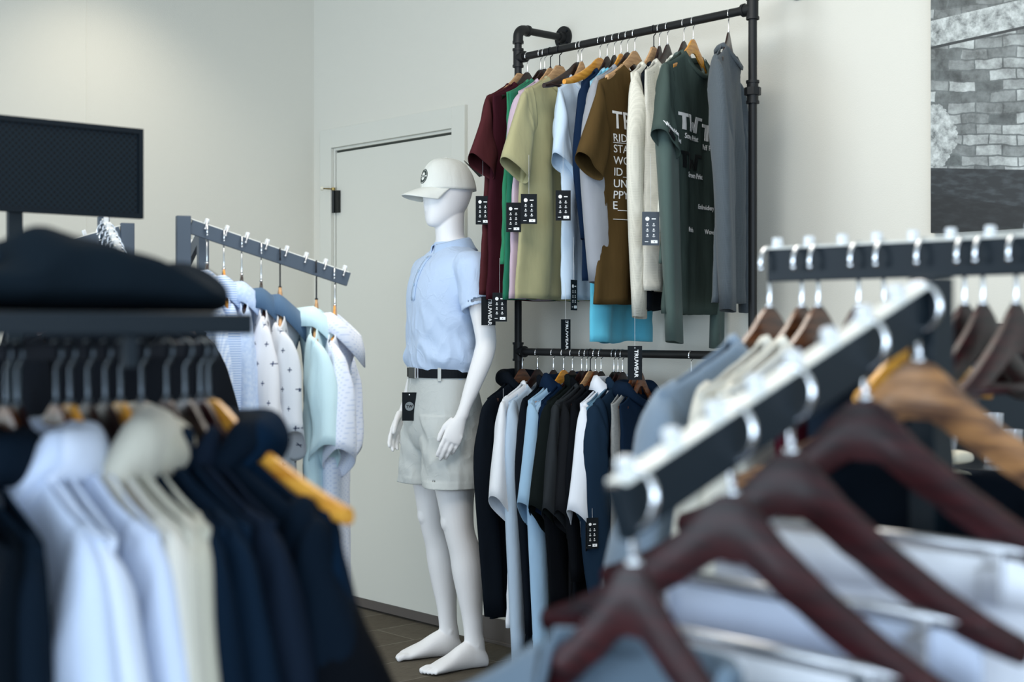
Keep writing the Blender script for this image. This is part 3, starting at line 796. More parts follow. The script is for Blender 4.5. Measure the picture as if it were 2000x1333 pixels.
UG = 'shirts on the upper pipe rail'; UHG = 'hangers on the upper pipe rail'
UZ = ZU + RP
TEAL = (74, 92, 88)
upper = [
 # hook px, yaw, hanger wood, style, hook mat, hanger label, garment dict
 (1017, 12, W_tan, 'flat', M_blackhook, 'tan flat hanger with black hook over the maroon tee at the far rail end',
  dict(rgb=(84, 42, 46), L=.88, sleeve='short', label='deep maroon short sleeve tee, farthest on the upper rail beside the pipe upright', flare=1.1)),
 (1030, 12, W_dark, 'contour', M_chrome, 'dark wooden hanger between two tan hangers near the left pipe upright',
  dict(rgb=(66, 28, 38), L=.90, sleeve='none', label='darker wine coloured top hanging directly behind the green shirt', collar='crew')),
 (1056, 12, W_dark, 'contour', M_chrome, 'dark wooden hanger carrying the nearer-to-maroon green shirt',
  dict(rgb=(44, 134, 96), L=.78, sleeve='none', label='bright green top with the higher hem, next to the maroon tee')),
 (1064, 11, W_dark, 'contour', M_chrome, 'dark wooden hanger carrying the longer green shirt',
  dict(rgb=(30, 116, 88), L=.90, sleeve='none', label='deeper green top with the lower hem, behind the lilac top')),
 (1075, 11, W_tan, 'contour', M_blackhook, 'tan hanger with black hook above the lilac top',
  dict(rgb=(196, 176, 192), L=.90, sleeve='short', label='pale lilac tee with crumpled sleeve between the green and khaki shirts', flare=.55, S=.19)),
 (1093, 11, W_tan, 'flat', M_blackhook, 'large tan flat hanger with black hook above the khaki tee',
  dict(rgb=(172, 168, 128), L=.90, sleeve='short', label='khaki green short sleeve tee hanging below the dark hanger tip', flare=1.1, w=.25)),
 (1129, 14, W_dark, 'contour', M_chrome, 'empty dark wooden hanger with a crossbar in front of the khaki tee', None),
 (1136, 9, W_tan, 'contour', M_chrome, 'wooden hanger inside the pale sky blue tee',
  dict(rgb=(196, 216, 236), L=.90, sleeve='short', label='pale sky blue short sleeve tee beside the khaki tee', flare=.55, S=.135, w=.13, collar='crew', neck=.06)),
 (1172, 12, W_gold, 'contour', M_chrome, 'empty golden wooden hanger with long bare arm above the sky blue tee', None),
 (1186, 9, W_dark, 'contour', M_chrome, 'dark wooden hanger above the navy shirt',
  dict(rgb=(22, 40, 66), L=.84, sleeve='long', label='navy long sleeve shirt squeezed between pale blue and grey shirts', S=.15, w=.15, neck=.06, flare=.35, lsl=.52)),
 (1200, 10, W_black, 'contour', M_chrome, 'black hanger next to the bright golden hanger',
  dict(rgb=(140, 190, 214), L=.99, sleeve='none', label='long light blue polo hanging lowest behind the grey sleeve', S=.14, w=.15, neck=.06)),
 (1213, 10, W_gold, 'contour', M_chrome, 'short bright golden hanger between two dark hangers above the brown tee',
  dict(rgb=(92, 186, 214), L=1.045, sleeve='none', label='turquoise polo with a side vent showing below the brown tee', S=.16, w=.185)),
 (1226, 10, W_dark, 'contour', M_chrome, 'dark wooden hanger just behind the brown tee',
  dict(rgb=(150, 154, 162), L=.74, sleeve='long', label='mid grey long sleeve shirt with its sleeve hanging beside the brown tee', S=.185, w=.19, flare=1.3, lsl=.68, sb_=1.25)),
 (1240, 11, W_tan, 'contour', M_chrome, 'tan hanger inside the neck of the brown tee',
  dict(rgb=(86, 68, 40), L=.92, sleeve='short', label='brown short sleeve tee with white block lettering down the front', flare=1.25, S=.215, w=.235, text='brown', sfwd=-.01, drop=.125)),
 (1288, 14, W_dark, 'contour', M_chrome, 'dark wooden hanger pressed against the large tan hanger',
  dict(rgb=(30, 36, 44), L=.94, sleeve='none', label='black top with its rounded hem showing between turquoise and white shirts', S=.12, w=.14, neck=.06)),
 (1277, 16, W_tan, 'flat', M_blackhook, 'large tan flat hanger with black hook above the ribbed off-white top',
  dict(rgb=(214, 212, 200), L=.86, sleeve='long', label='off-white waffle knit long sleeve top in front of the brown tee', S=.16, flare=.5, lsl=.78, kind='waffle', w=.14)),
 (1304, 16, W_dark, 'contour', M_chrome, 'dark wooden hanger with pale lining in its crook, left of the golden hanger',
  dict(rgb=(206, 204, 194), L=.88, sleeve='none', label='second off-white waffle knit top half hidden behind the dark green tee', S=.16, kind='waffle', w=.17)),
 (1336, 16, W_dark, 'contour', M_chrome, 'dark wooden hanger directly behind the golden hanger of the green tee',
  dict(rgb=(214, 216, 206), L=.70, sleeve='none', label='pale cream top visible inside the neck of the dark green tee', S=.17, w=.18)),
 (1354, 17, W_gold, 'contour', M_chrome, 'golden wooden hanger in the neck of the dark green tee',
  dict(rgb=(70, 84, 80), L=.955, sleeve='short', label='dark green printed sample tee with white monogram and captions', S=.21, flare=.72, w=.22, text='green', nd=.07, amp=.003)),
 (1423, 30, W_dark, 'contour', M_chrome, 'dark wooden hanger alone at the near end of the upper rail',
  dict(rgb=(82, 91, 98), L=.92, sleeve='long', label='slate grey waffle knit long sleeve top nearest the right pipe upright', S=.20, flare=.55, lsl=.76, kind='waffle', w=.21)),
]
INFO = {}
for i, (px, yaw, wd, st, hk, hl, g) in enumerate(upper):
    y = rail_y(px)
    rnd = random.Random(i + 50)
    S = (g or {}).get('S', .205)
    hz = -.072
    hanger((PX, y, UZ), R(yaw), wd, hl, UHG, style=st, hook=hk, S=S - .038 if g else .225, hz=hz, crossbar=(g is None and wd is W_dark))
    if g:
        kw = {k: v for k, v in g.items() if k not in ('rgb', 'label', 'kind', 'text')}
        kw.setdefault('S', .205)
        kw.setdefault('amp', .012)
        nm = 'long_sleeve_shirt' if g['sleeve'] == 'long' else ('tee_shirt' if g['sleeve'] == 'short' else 'hanging_top')
        INFO[i] = garment((PX, y, UZ), R(yaw), nm, g['label'], 'shirt', UG, fabric(g['rgb'], g.get('kind', 'plain')), seed=i + 1, hz=hz - .008, T=.014, ph=1.2, wall=True, **kw)
        if g.get('text') == 'brown':
            inf = INFO[i]
            rows = [('TR', -.348, .080), ('RIDGE', -.392, .037), ('STABL', -.428, .037), ('WO___', -.466, .037), ('ID____', -.503, .037), ('UN', -.541, .037), ('PPY', -.578, .037), ('E____', -.612, .037)]
            for s_, z_, sz in rows: print_on(inf, s_, -.166 if sz > .07 else -.163, z_, sz, M_print, .0 if sz < .07 else .010)
            for z_ in (-.396, -.645):
                lb = MB(); q_ = [(-.163 + .014 * k, inf['fy'](-.163 + .014 * k, z_) - .003, z_) for k in range(13)]; lb.tube(q_, .0012, 6); lb.build('printed_line', M_print, inf['root'])
        if g.get('text') == 'green':
            inf = INFO[i]
            print_logo(inf, -.156, -0.377, .052, M_print, 2.0)
            print_on(inf, 'Screen Print', -.118, -0.403, .0235, M_print, .014)
            print_logo(inf, .030, -0.393, .052, M_print, 2.0)
            print_on(inf, 'Puff Print', .034, -0.422, .0235, M_print, .014)
            print_logo(inf, -.156, -0.496, .052, M_darkprint, 2.0)
            print_on(inf, 'Screen Print', -.085, -0.521, .0235, M_print, .014)
            print_on(inf, 'Embroidery', .0, -0.616, .0215, M_print, .014)
            print_on(inf, 'Patch', -.085, -0.694, .0215, M_print, .014)
            print_on(inf, 'Woven', .05, -0.694, .0215, M_print, .014)
            # sleeve writing and woven label
            sl = [c for c in inf['root'].children if c.name.startswith('sleeve')][0]
            sv = [Vector(v.co) for v in sl.data.vertices]
            sbv = BVHTree.FromPolygons(sv, [tuple(p.vertices) for p in sl.data.polygons])
            def sy(x, z):
                h = sbv.ray_cast(Vector((x, -1, z)), Vector((0, 1, 0))); return h[0].y if h[0] else -.03
            me = text_mesh('printed_text', 'Woven Hem Label', .019, M_print, .02)
            for v in me.vertices:
                a = v.co.x; px_ = -.290 + a * .85; pz_ = -.384 + v.co.y - a * .30
                v.co = Vector((px_, sy(px_, pz_) - .003 - v.co.z * .5, pz_))
            o = bpy.data.objects.new('printed_text', me); col.objects.link(o); o.parent = inf['root']
            lb = MB(); lb.box((-.262, sy(-.262, -.412) - .004, -.412), (.045, .003, .014), Matrix.Rotation(R(32), 3, 'Y')); lb.build('woven_label', M_darkprint, inf['root'])

# extra long green sleeve layer of the sample tee
yg = rail_y(1350)
garment((PX, yg + .012, UZ), R(17), 'long_sleeve_shirt', 'teal grey long sleeve shirt hanging under the printed green tee', 'shirt', UG, fabric((78, 96, 92)), S=.19, L=.80, T=.010, sleeve='long', lsl=.86, flare=.5, seed=77, hz=-.080, ph=1.2, w=.2, cuffs=False, wall=True)

# lower rail
LG = 'shirts on the lower pipe rail'; LHG = 'hangers on the lower pipe rail'
LZ = ZM + RP
lower = [
 (1020, 10, W_brown, 'brown wooden hanger farthest left on the lower rail', dict(rgb=(18, 24, 32), L=.96, sleeve='long', collar='hood', label='black hooded sweatshirt farthest left on the lower rail', S=.20, w=.18, lsl=.76, flare=.6, cmat=1, name='hooded_sweatshirt')),
 (1050, 10, W_dark, 'dark hanger standing open above the white tee on the lower rail', dict(rgb=(226, 230, 236), L=.98, sleeve='short', label='white short sleeve tee next to the black hooded sweatshirt', S=.20, w=.17, flare=.9, nd=.07)),
 (1081, 10, W_dark, 'dark hanger between the white tee and the pale blue polo', dict(rgb=(16, 22, 30), L=1.04, sleeve='long', label='black long sleeve shirt between the white tee and the pale blue polo', S=.175, w=.15, lsl=.8, flare=.3, collar='mock')),
 (1101, 10, W_gold, 'golden hanger on the lower rail under a navy collar', dict(rgb=(150, 184, 212), L=1.0, sleeve='short', collar='polo', label='pale blue polo with navy collar on the lower rail', S=.205, w=.17, flare=.8, rgbc=(18, 36, 60), name='polo_shirt')),
 (1118, 10, W_dark, 'dark hanger just behind the pale blue polo collar', dict(rgb=(14, 32, 56), L=.98, sleeve='short', label='navy tee directly beside the pale blue polo on the lower rail', S=.18, w=.16, flare=.7)),
 (1136, 10, W_dark, 'dark hanger above the black shirt with a white neck line', dict(rgb=(20, 26, 26), L=1.0, sleeve='short', collar='mock', label='greenish black shirt with a white line at the neck', S=.20, w=.18, flare=.9)),
 (1146, 10, W_dark, 'second dark hanger left of the slim tan hanger', dict(rgb=(12, 15, 20), L=1.02, sleeve='long', label='jet black long sleeve top left of the slim tan hanger', S=.165, w=.15, lsl=.7, collar='mock')),
 (1153, 8, W_tan, 'slim tan hanger with black hook in the middle of the lower rail', dict(rgb=(46, 50, 54), L=.74, sleeve='short', label='charcoal grey tee under the slim tan hanger', S=.19, w=.17, flare=.8)),
 (1163, 10, W_brown, 'narrow brown hanger right of the slim tan hanger', dict(rgb=(26, 28, 32), L=.90, sleeve='short', label='dark charcoal tee right of the slim tan hanger', S=.185, w=.16, flare=.7)),
 (1174, 10, W_dark, 'dark hanger over the charcoal tees, showing an open crook', dict(rgb=(14, 17, 22), L=.96, sleeve='long', label='black long sleeve shirt behind the small white tee', S=.17, w=.16, lsl=.6)),
 (1199, 10, W_black, 'black hanger above the white collared shirt', dict(rgb=(220, 226, 236), L=.74, sleeve='short', collar='polo', label='small white polo behind the quilted blue jacket', S=.195, w=.16, flare=.7, name='polo_shirt')),
 (1207, 10, W_dark, 'dark hanger inside the steel blue tee', dict(rgb=(84, 122, 148), L=.74, sleeve='short', label='steel blue tee between the white polo and the navy jacket', S=.18, w=.17, flare=.7)),
 (1216, 12, W_dark, 'dark hanger left of the printed black tag', dict(rgb=(27, 45, 64), L=.92, sleeve='long', collar='mock', label='dusty navy padded jacket with sleeves reaching low', S=.18, w=.16, lsl=.72, flare=.3, puff=.002, name='padded_jacket', T=.024)),
 (1238, 14, W_brown, 'brown hanger partly covered by the black tag', dict(rgb=(158, 160, 158), L=.66, sleeve='none', collar='crew', label='pale grey crinkled top on the lower rail beside the navy hood', S=.15, w=.15, kind='mottle', rgb2=(120, 124, 126))),
 (1252, 12, W_brown, 'brown hanger nearest the right on the lower rail', dict(rgb=(18, 34, 54), L=.72, sleeve='none', collar='hood', label='navy hooded jacket at the right end of the lower rail', S=.13, w=.13, name='hooded_jacket')),
]
for i, (px, yaw, wd, hl, g) in enumerate(lower):
    y = rail_y(px)
    hanger((PX, y, LZ), R(yaw), wd, hl, LHG, S=g['S'] - .03, hz=-.075, hook=M_blackhook if 'tan' in hl[:9] else M_chrome)
    kw = {k: v for k, v in g.items() if k in ('L', 'sleeve', 'collar', 'S', 'w', 'lsl', 'flare', 'nd', 'puff', 'T')}
    kw.setdefault('T', .013); kw.setdefault('ssl', 1.45)
    cm = fabric(g['rgbc']) if 'rgbc' in g else None
    nm = g.get('name', 'long_sleeve_shirt' if g['sleeve'] == 'long' else ('tee_shirt' if g['sleeve'] == 'short' else 'hanging_top'))
    garment((PX, y, LZ), R(yaw), nm, g['label'], 'jacket' if 'jacket' in nm else ('sweatshirt' if 'sweat' in nm else 'shirt'), LG, fabric(g['rgb'], g.get('kind', 'plain'), rgb2=g.get('rgb2')), seed=i + 31, hz=-.075, ph=.4, cmat=cm, amp=.010, wall=True, **kw)
# empty hanger hook seen past the garments
hanger((PX, rail_y(1350), LZ), R(10), W_dark, 'bare dark hanger with chrome hook alone on the right of the lower rail', LHG, hz=-.09)
# long pale trousers of sleeves showing under the white tee and the polo
garment((PX, rail_y(1056), LZ), R(10), 'long_sleeve_shirt', 'pale blue grey long sleeve shirt under the white tee, its sleeve hanging low', 'shirt', LG, fabric((176, 196, 216)), S=.185, L=.9, T=.008, sleeve='long', lsl=.92, flare=.2, seed=91, hz=-.085, ph=.4, w=.15, wall=True)
garment((PX, rail_y(1107), LZ), R(10), 'long_sleeve_shirt', 'light sky blue long sleeve shirt under the pale blue polo, its sleeve tapering low', 'shirt', LG, fabric((156, 190, 220)), S=.185, L=.9, T=.008, sleeve='long', lsl=.94, flare=.2, seed=92, hz=-.085, ph=.4, w=.15, wall=True)

# hang tags, each at its own place beside the garment it belongs to
TG = 'hang tags on the wall rack'
def tag_at(px, py, X, yaw, label, **k):
    p = ray_plane(px, py, (X, 0), (X, 1)); k['string'] = k.get('string', .08) + .05
    return hang_tag(p, R(yaw), label, TG, **k)
tag_at(943, 383, 3.24, -38, 'black hang tag peeping out left of the maroon tee, behind the mannequin cap', string=.10)
tag_at(1003, 396, 3.225, -40, 'black hang tag with icons in front of the green shirt', string=.11)
tag_at(1033, 379, 3.20, -38, 'black hang tag with icons in front of the lilac sleeve', string=.08, W=.054)
tag_at(1100, 372, 3.26, -40, 'black hang tag half hidden by the sky blue tee', string=.11)
tag_at(954, 580, 3.26, -36, 'black hang tag with sideways wordmark overlapping another below the maroon tee', kind='word', string=.07)
tag_at(976, 572, 3.245, -40, 'black hang tag with icons overlapping the wordmark tag below the maroon tee', string=.07)
tag_at(1121, 547, 3.26, 22, 'black hang tag turned almost edge-on beside the navy shirt hem', string=.09)
tag_at(1105, 624, 3.27, 8, 'narrow looking black wordmark tag touching the lower rail', kind='word', string=.07)
tag_at(1240, 676, 3.30, -42, 'large black wordmark tag hanging in front of the lower rail hangers', kind='word', string=.16, W=.046, H=.108)
tag_at(1271, 414, 3.25, -36, 'grey hang tag with white icons against the off-white top', card=M_greycard, string=.13, W=.054, H=.104)
tag_at(983, 815, 3.30, -34, 'black size tag sticking out left of the black hooded sweatshirt', kind='size', string=.05, W=.052, H=.128)
tag_at(1157, 1012, 3.255, -24, 'black icon tag deep in the shadow under the charcoal tees', string=-.02, W=.04)
tag_at(1147, 1016, 3.262, 30, 'black hang tag turned on edge left of the shadowed icon tag', string=-.02, W=.04)

# ------------------------------------------------------------------ mannequin
MAN = (3.36, 4.10); MROT = R(-104)
M_man = pmat('matt_white_fibreglass', srgb(238, 238, 240), 0.42, spec=.4)
man = empty('mannequin', (MAN[0], MAN[1], 0), MROT, 'white faceless full body mannequin standing barefoot against the wall', 'mannequin')
def ell(cx, cy, z, a, b, n=40, p=2.0, tilt=(0, 0)):
    out = []
    for j in range(n):
        t = 2 * PI * j / n; c, s_ = math.cos(t), math.sin(t)
        x = a * math.copysign(abs(c) ** (2 / p), c); y = b * math.copysign(abs(s_) ** (2 / p), s_)
        out.append(Vector((cx + x, cy + y, z + tilt[0] * x + tilt[1] * y)))
    return out
def dense(rows, n, cols):
    """interpolate rows of numbers smoothly"""
    P = [list(r) for r in rows]
    out = []
    m = len(P) - 1
    for i in range(n):
        u = i / (n - 1) * m; k = min(int(u), m - 1); t = u - k
        a = P[max(k - 1, 0)]; b_ = P[k]; c = P[k + 1]; d = P[min(k + 2, m)]
        out.append([0.5 * (2 * b_[q] + (-a[q] + c[q]) * t + (2 * a[q] - 5 * b_[q] + 4 * c[q] - d[q]) * t * t + (-a[q] + 3 * b_[q] - 3 * c[q] + d[q]) * t ** 3) for q in range(cols)])
    return out
def limb(mb, rows, n=30, seg=24):
    """rows: (x,y,z,a,b) rings perpendicular to z-ish path"""
    D = dense(rows, n, 5)
    rings = []
    for i, r in enumerate(D):
        q = D[min(i + 1, n - 1)]; p_ = D[max(i - 1, 0)]
        t = Vector((q[0] - p_[0], q[1] - p_[1], q[2] - p_[2])).normalized()
        x = Vector((1, 0, 0)); x = (x - t * x.dot(t)).normalized(); y = t.cross(x)
        c = Vector(r[:3])
        rings.append([c + x * math.cos(2 * PI * j / seg) * max(.001, r[3]) + y * math.sin(2 * PI * j / seg) * max(.001, r[4]) for j in range(seg)])
    mb.loft(rings)
mb = MB()
# torso rows: z, cy, a, b
torso = [(.84, -.025, .155, .100), (.90, -.028, .168, .112), (.97, -.03, .165, .110), (1.04, -.032, .148, .098), (1.10, -.034, .136, .090), (1.17, -.034, .134, .088), (1.25, -.032, .148, .098), (1.34, -.028, .164, .108), (1.42, -.018, .172, .108), (1.475, -.008, .165, .092), (1.51, 0, .135, .075), (1.54, .004, .085, .062), (1.57, .002, .062, .058)]
mb.loft([ell(0, r[1], r[0], r[2], r[3], p=2.3) for r in dense(torso, 46, 4)])
# neck and head
nk = [(1.53, .004, .066, .060), (1.57, .0, .057, .056), (1.60, -.004, .053, .054), (1.64, -.006, .052, .056), (1.68, -.004, .05, .056)]
mb.loft([ell(0, r[1], r[0], r[2], r[3]) for r in dense(nk, 14, 4)])
mb.loft([ell(0, .001, z, a, a * .98) for z, a in ((1.572, .0575), (1.577, .0595), (1.582, .0575))])
hd = [(1.622, -.062, .012, .014), (1.630, -.058, .030, .034), (1.648, -.045, .045, .054), (1.672, -.030, .056, .072), (1.70, -.021, .063, .084), (1.735, -.015, .070, .092), (1.77, -.011, .0745, .0965), (1.80, -.008, .074, .0955), (1.83, -.005, .062, .082), (1.85, -.003, .042, .058), (1.858, -.003, .015, .02)]
mb.loft([ell(0, r[1], r[0], r[2], r[3], p=2.15) for r in dense(hd, 40, 4)])
mb.ball((0, -.098, 1.70), .016, 10, 8, (.8, .7, 1.7))
for sd in (-1, 1):
    # leg: x,y,z,a,b
    lx = .098 * sd
    leg = [(lx * .86, -.028, .90, .088, .096), (lx * .94, -.03, .82, .088, .094), (lx, -.032, .72, .078, .084), (lx * 1.04, -.028, .62, .063, .068), (lx * 1.07, -.022, .545, .054, .060), (lx * 1.09, -.012, .49, .050, .056), (lx * 1.10, .006, .43, .052, .058), (lx * 1.11, .018, .36, .053, .060), (lx * 1.12, .026, .28, .045, .051), (lx * 1.12, .034, .20, .035, .040), (lx * 1.12, .040, .13, .030, .036), (lx * 1.12, .044, .085, .031, .040), (lx * 1.12, .044, .05, .033, .044)]
    limb(mb, leg, 48, 28)
    mb.ball((lx * 1.07 - .002 * sd, -.066, .545), .030, 14, 10, (.95, .72, 1.3))
    mb.ball((lx * 1.07, -.054, .500), .022, 12, 8, (1.0, .7, 1.2))
    mb.ball((lx * 1.12 - .025 * sd, .040, .095), .011, 10, 8, (.8, 1, 1.4)); mb.ball((lx * 1.12 + .025 * sd, .046, .085), .010, 10, 8, (.8, 1, 1.4))
    # foot along -y with toe-out
    fx = lx * 1.12; to = .13 * sd
    foot = [(.098, .001, .022, .020), (.09, .004, .028, .030), (.06, 0, .033, .048), (.02, 0, .035, .052), (-.02, 0, .036, .044), (-.06, .0, .040, .032), (-.10, .0, .044, .023), (-.13, .0, .042, .016)]
    rings = []
    for fy_, dz, a, h in dense(foot, 28, 4):
        yy = fy_ - .004
        cx = fx + to * max(0, -(yy - .03)) * .9
        rings.append([Vector((cx + a * math.cos(2 * PI * j / 24), yy, max(.001, h + h * math.sin(2 * PI * j / 24) * 1.0 - .0))) for j in range(24)])
    mb.loft(rings)
    # toes
    for k in range(5):
        tx = [-.030, -.011, .006, .021, .034][k] * -sd * -1
        tx = [-.029, -.009, .007, .021, .033][k] * sd
        ln = [.052, .05, .042, .033, .023][k]; rr = [.0125, .0088, .0082, .0078, .0072][k]
        by = -.115; cx = fx + to * .14
        d = Vector((to * .9 * -1 * -1, -1, 0)).normalized()
        p0_ = Vector((cx + tx, by, .017)); p1_ = p0_ + Vector((d.x * ln * .6 * 1, -ln * .6, .001)); p2_ = p0_ + Vector((d.x * ln, -ln, -.006))
        mb.tube([p0_, p1_, p2_, p2_ + Vector((0, -rr * .5, -.001))], [rr * 1.1, rr * 1.05, rr, rr * .55], 12)
    # arm
    sx = sd
    arm = [(sx * .150, 0, 1.485, .045, .045), (sx * .188, .002, 1.462, .052, .052), (sx * .212, .006, 1.40, .048, .050), (sx * .228, .012, 1.32, .041, .044), (sx * .243, .018, 1.25, .036, .040), (sx * .252, .020, 1.195, .034, .038), (sx * .256, .008, 1.15, .036, .037), (sx * .258, -.012, 1.10, .034, .034), (sx * .256, -.040, 1.03, .028, .028), (sx * .252, -.062, .97, .023, .022), (sx * .250, -.074, .935, .021, .024)]
    limb(mb, arm, 40, 24)
    # hand: palm flat facing the thigh; x thin, y wide
    w0 = Vector((sx * .250, -.076, .935)); dn = Vector((-.06 * sx, -.38, -.92)).normalized(); fw = Vector((-.28 * sx, -.90, .37)).normalized(); fw = (fw - dn * fw.dot(dn)).normalized()
    th_ = dn.cross(fw).normalized()
    rings = []
    for t, wd_, tk, off in ((0, .021, .021, 0), (.02, .025, .0175, .001), (.045, .031, .0155, .002), (.07, .0355, .0145, .002), (.088, .0355, .0130, .001), (.10, .032, .0105, 0)):
        c = w0 + dn * t + fw * off
        rings.append([c + fw * wd_ * math.cos(2 * PI * j / 24) + th_ * tk * math.sin(2 * PI * j / 24) for j in range(24)])
    mb.loft(rings)
    inw = Vector((-sx, 0, 0))
    for k in range(4):
        o_ = [.0262, .0090, -.0083, -.0245][k]; ln = [.072, .080, .075, .060][k]; r0 = [.0088, .009, .0086, .0077][k]
        cur = [.35, .48, .60, .75][k]
        b0 = w0 + dn * ([.092, .096, .092, .084][k]) + fw * o_
        d1 = (dn + fw * (.02 - .015 * k) + inw * cur * .35).normalized(); d2 = (d1 + inw * cur * .5 - fw * .12).normalized(); d3 = (d2 + inw * cur * .6 - fw * .10).normalized()
        p1_ = b0 + d1 * ln * .45; p2_ = p1_ + d2 * ln * .3; p3_ = p2_ + d3 * ln * .25
        mb.tube([b0 - d1 * .02, b0, b0 + d1 * ln * .22, p1_, p1_ + d2 * ln * .15, p2_, p2_ + d3 * ln * .16, p3_, p3_ + d3 * r0 * .5], [r0, r0 * 1.08, r0 * .94, r0 * 1.03, r0 * .9, r0 * .93, r0 * .86, r0 * .74, r0 * .35], 14)
        mb.ball(b0, r0 * 1.25, 10, 8)
    t0 = w0 + dn * .022 + fw * .020 + inw * .004; t1 = t0 + (dn * .85 + fw * .34 + inw * .42).normalized() * .040
    t2 = t1 + (dn * .97 + fw * .02 + inw * .25).normalized() * .032; t3 = t2 + (dn * .97 - fw * .12 + inw * .2).normalized() * .024
    mb.tube([t0, (t0 + t1) / 2, t1, (t1 + t2) / 2, t2, (t2 + t3) / 2, t3, t3 + (t3 - t2) * .18], [.014, .0135, .0112, .0100, .0102, .0095, .0078, .004], 14)
body = mb.build('mannequin_body', M_man, man, sm=True)
rm = body.modifiers.new('remesh', 'REMESH'); rm.mode = 'VOXEL'; rm.voxel_size = .0034; rm.use_smooth_shade = True
sm_ = body.modifiers.new('smooth', 'SMOOTH'); sm_.factor = .5; sm_.iterations = 5
# stand plate
mb = MB(); mb.disc((.0, .02, 0), (0, 0, 1), .17, .006, 48); 
# (the photograph shows no base plate: the figure stands on its own feet)

# polo shirt on the mannequin
def wrinkle(p, seed, amp, sc=(9, 9, 5)):
    q = Vector((p.x * sc[0], p.y * sc[1], p.z * sc[2])) + Vector((seed, seed * .3, 0))
    a = noise.noise(q); b_ = 1 - abs(noise.noise(q * 1.9 + Vector((5, 5, 5)))) * 2
    return amp * (a * .9 + max(0, b_ - .45) * 1.1)
M_polo = fabric((190, 210, 238), 'plain', .75, crease=.22)
M_polo2 = fabric((180, 203, 234), 'plain', .75)
polo = empty('polo_shirt', (MAN[0], MAN[1], 0), MROT, 'pale blue short sleeve polo shirt worn tucked in by the mannequin', 'shirt')
mb = MB()
rows = [(1.03, -.034, .152, .104), (1.085, -.036, .150, .104), (1.11, -.036, .158, .112), (1.15, -.036, .168, .118), (1.22, -.034, .170, .118), (1.30, -.030, .175, .122), (1.38, -.026, .182, .124), (1.44, -.016, .190, .118), (1.485, -.006, .186, .104), (1.520, .002, .152, .082), (1.543, .005, .096, .067), (1.556, .004, .072, .064), (1.568, .002, .063, .061)]
rings = []
for r in dense(rows, 110, 4):
    ring = ell(0, r[1], r[0], r[2], r[3], 120, 2.3)
    low = smooth((1.40 - r[0]) / .2); side = 1
    out = []
    for p in ring:
        n_ = Vector((p.x, p.y - r[1], 0)).normalized()
        g = .0015 + .0085 * low * (1 - .2 * smooth((1.10 - r[0]) / .04))
        # diagonal drag folds from the side waist up toward the chest
        dg = math.sin((abs(p.x) * 55 + r[0] * 62) + 3 * noise.noise(p * 7)) * .0035 * low * smooth((abs(p.x) - .03) / .1)
        blouse = .018 * math.exp(-((r[0] - 1.135) / .035) ** 2) * smooth((abs(p.x) - .05) / .1)
        out.append(p + n_ * (wrinkle(p, 4, g) + dg + blouse))
    rings.append(out)
mb.loft(rings)
for sd in (-1, 1):
    sx = sd
    arm = [(sx * .130, 0, 1.486, .064, .064), (sx * .180, .002, 1.462, .077, .074), (sx * .208, .006, 1.40, .064, .070), (sx * .226, .010, 1.345, .061, .072), (sx * .236, .012, 1.318, .060, .073)]
    D = dense(arm, 44, 5); rr = []
    for i, r in enumerate(D):
        c = Vector(r[:3]); t = Vector((sx * .35, .06, -1)).normalized() if i > 14 else Vector((sx * (1 - i / 22), .03, -1)).normalized()
        x = Vector((1, 0, 0)); x = (x - t * x.dot(t)).normalized(); y = t.cross(x)
        ring = []
        for j in range(48):
            a = 2 * PI * j / 48; d = x * math.cos(a) * r[3] + y * math.sin(a) * r[4]
            p = c + d
            hemk = .0018 if i > 37 else 0
            ring.append(p + d.normalized() * (wrinkle(p, 9, .006 if i < 34 else .0025) + hemk))
        rr.append(ring)
    last = rr[-1]; c = sum(last, Vector()) / len(last)
    rr.append([c + (p - c) * .90 for p in last]); rr.append([c + (p - c) * .88 + Vector((0, 0, .03)) for p in last])
    mb.loft(rr)
pb_ = mb.build('shirt_body', M_polo, polo, sm=True)
rm = pb_.modifiers.new('remesh', 'REMESH'); rm.mode = 'VOXEL'; rm.voxel_size = .0036; rm.use_smooth_shade = True
sm_ = pb_.modifiers.new('smooth', 'SMOOTH'); sm_.factor = .5; sm_.iterations = 4
pbv = BVHTree.FromPolygons([Vector(p) for p in mb.v], mb.f)
def pfy(x, z):
    h = pbv.ray_cast(Vector((x, -1, z)), Vector((0, 1, 0))); return h[0].y if h[0] else -.1
rings = []
M_ = 61
for i in range(M_):
    a = -PI / 2 + .16 + (2 * PI - .32) * i / (M_ - 1)
    fr = (1 - math.sin(a)) / 2; f3 = fr ** 3
    o_ = Vector((math.cos(a), math.sin(a), 0))
    p = Vector((.066 * math.cos(a), .002 + .063 * math.sin(a), 1.549 - .028 * fr ** 1.5))
    rings.append([p + Vector((0, 0, -.012)), p + Vector((0, 0, .030)) - o_ * .004, p + o_ * .003 + Vector((0, 0, .036)), p + o_ * .010 + Vector((0, 0, .030)), p + o_ * (.026 - .006 * f3) + Vector((0, 0, .0 - .018 * f3)), p + o_ * (.036 - .012 * f3) + Vector((0, 0, -.012 - .048 * f3))])
cb = MB(); cb.loft(rings, False, False, closed=False); cb.build('collar', M_polo2, polo, sm=True, solid=.0024)
rg = []
for i in range(12):
    z = 1.515 - .165 * i / 11
    rg.append([(-.015, pfy(-.015, z) - .002, z), (.0, pfy(0, z) - .003, z), (.015, pfy(.015, z) - .002, z)])
pk = MB(); pk.loft(rg, False, False, closed=False); pk.build('placket', M_polo2, polo, sm=True, solid=.002)
for z in (1.505, 1.458, 1.408):
    bb = MB(); bb.disc((0, pfy(0, z) - .0052, z), (0, -1, 0), .0058, .0022, 16); bb.build('button', pmat('blue_button', srgb(168, 194, 222), .25), polo, auto=40)

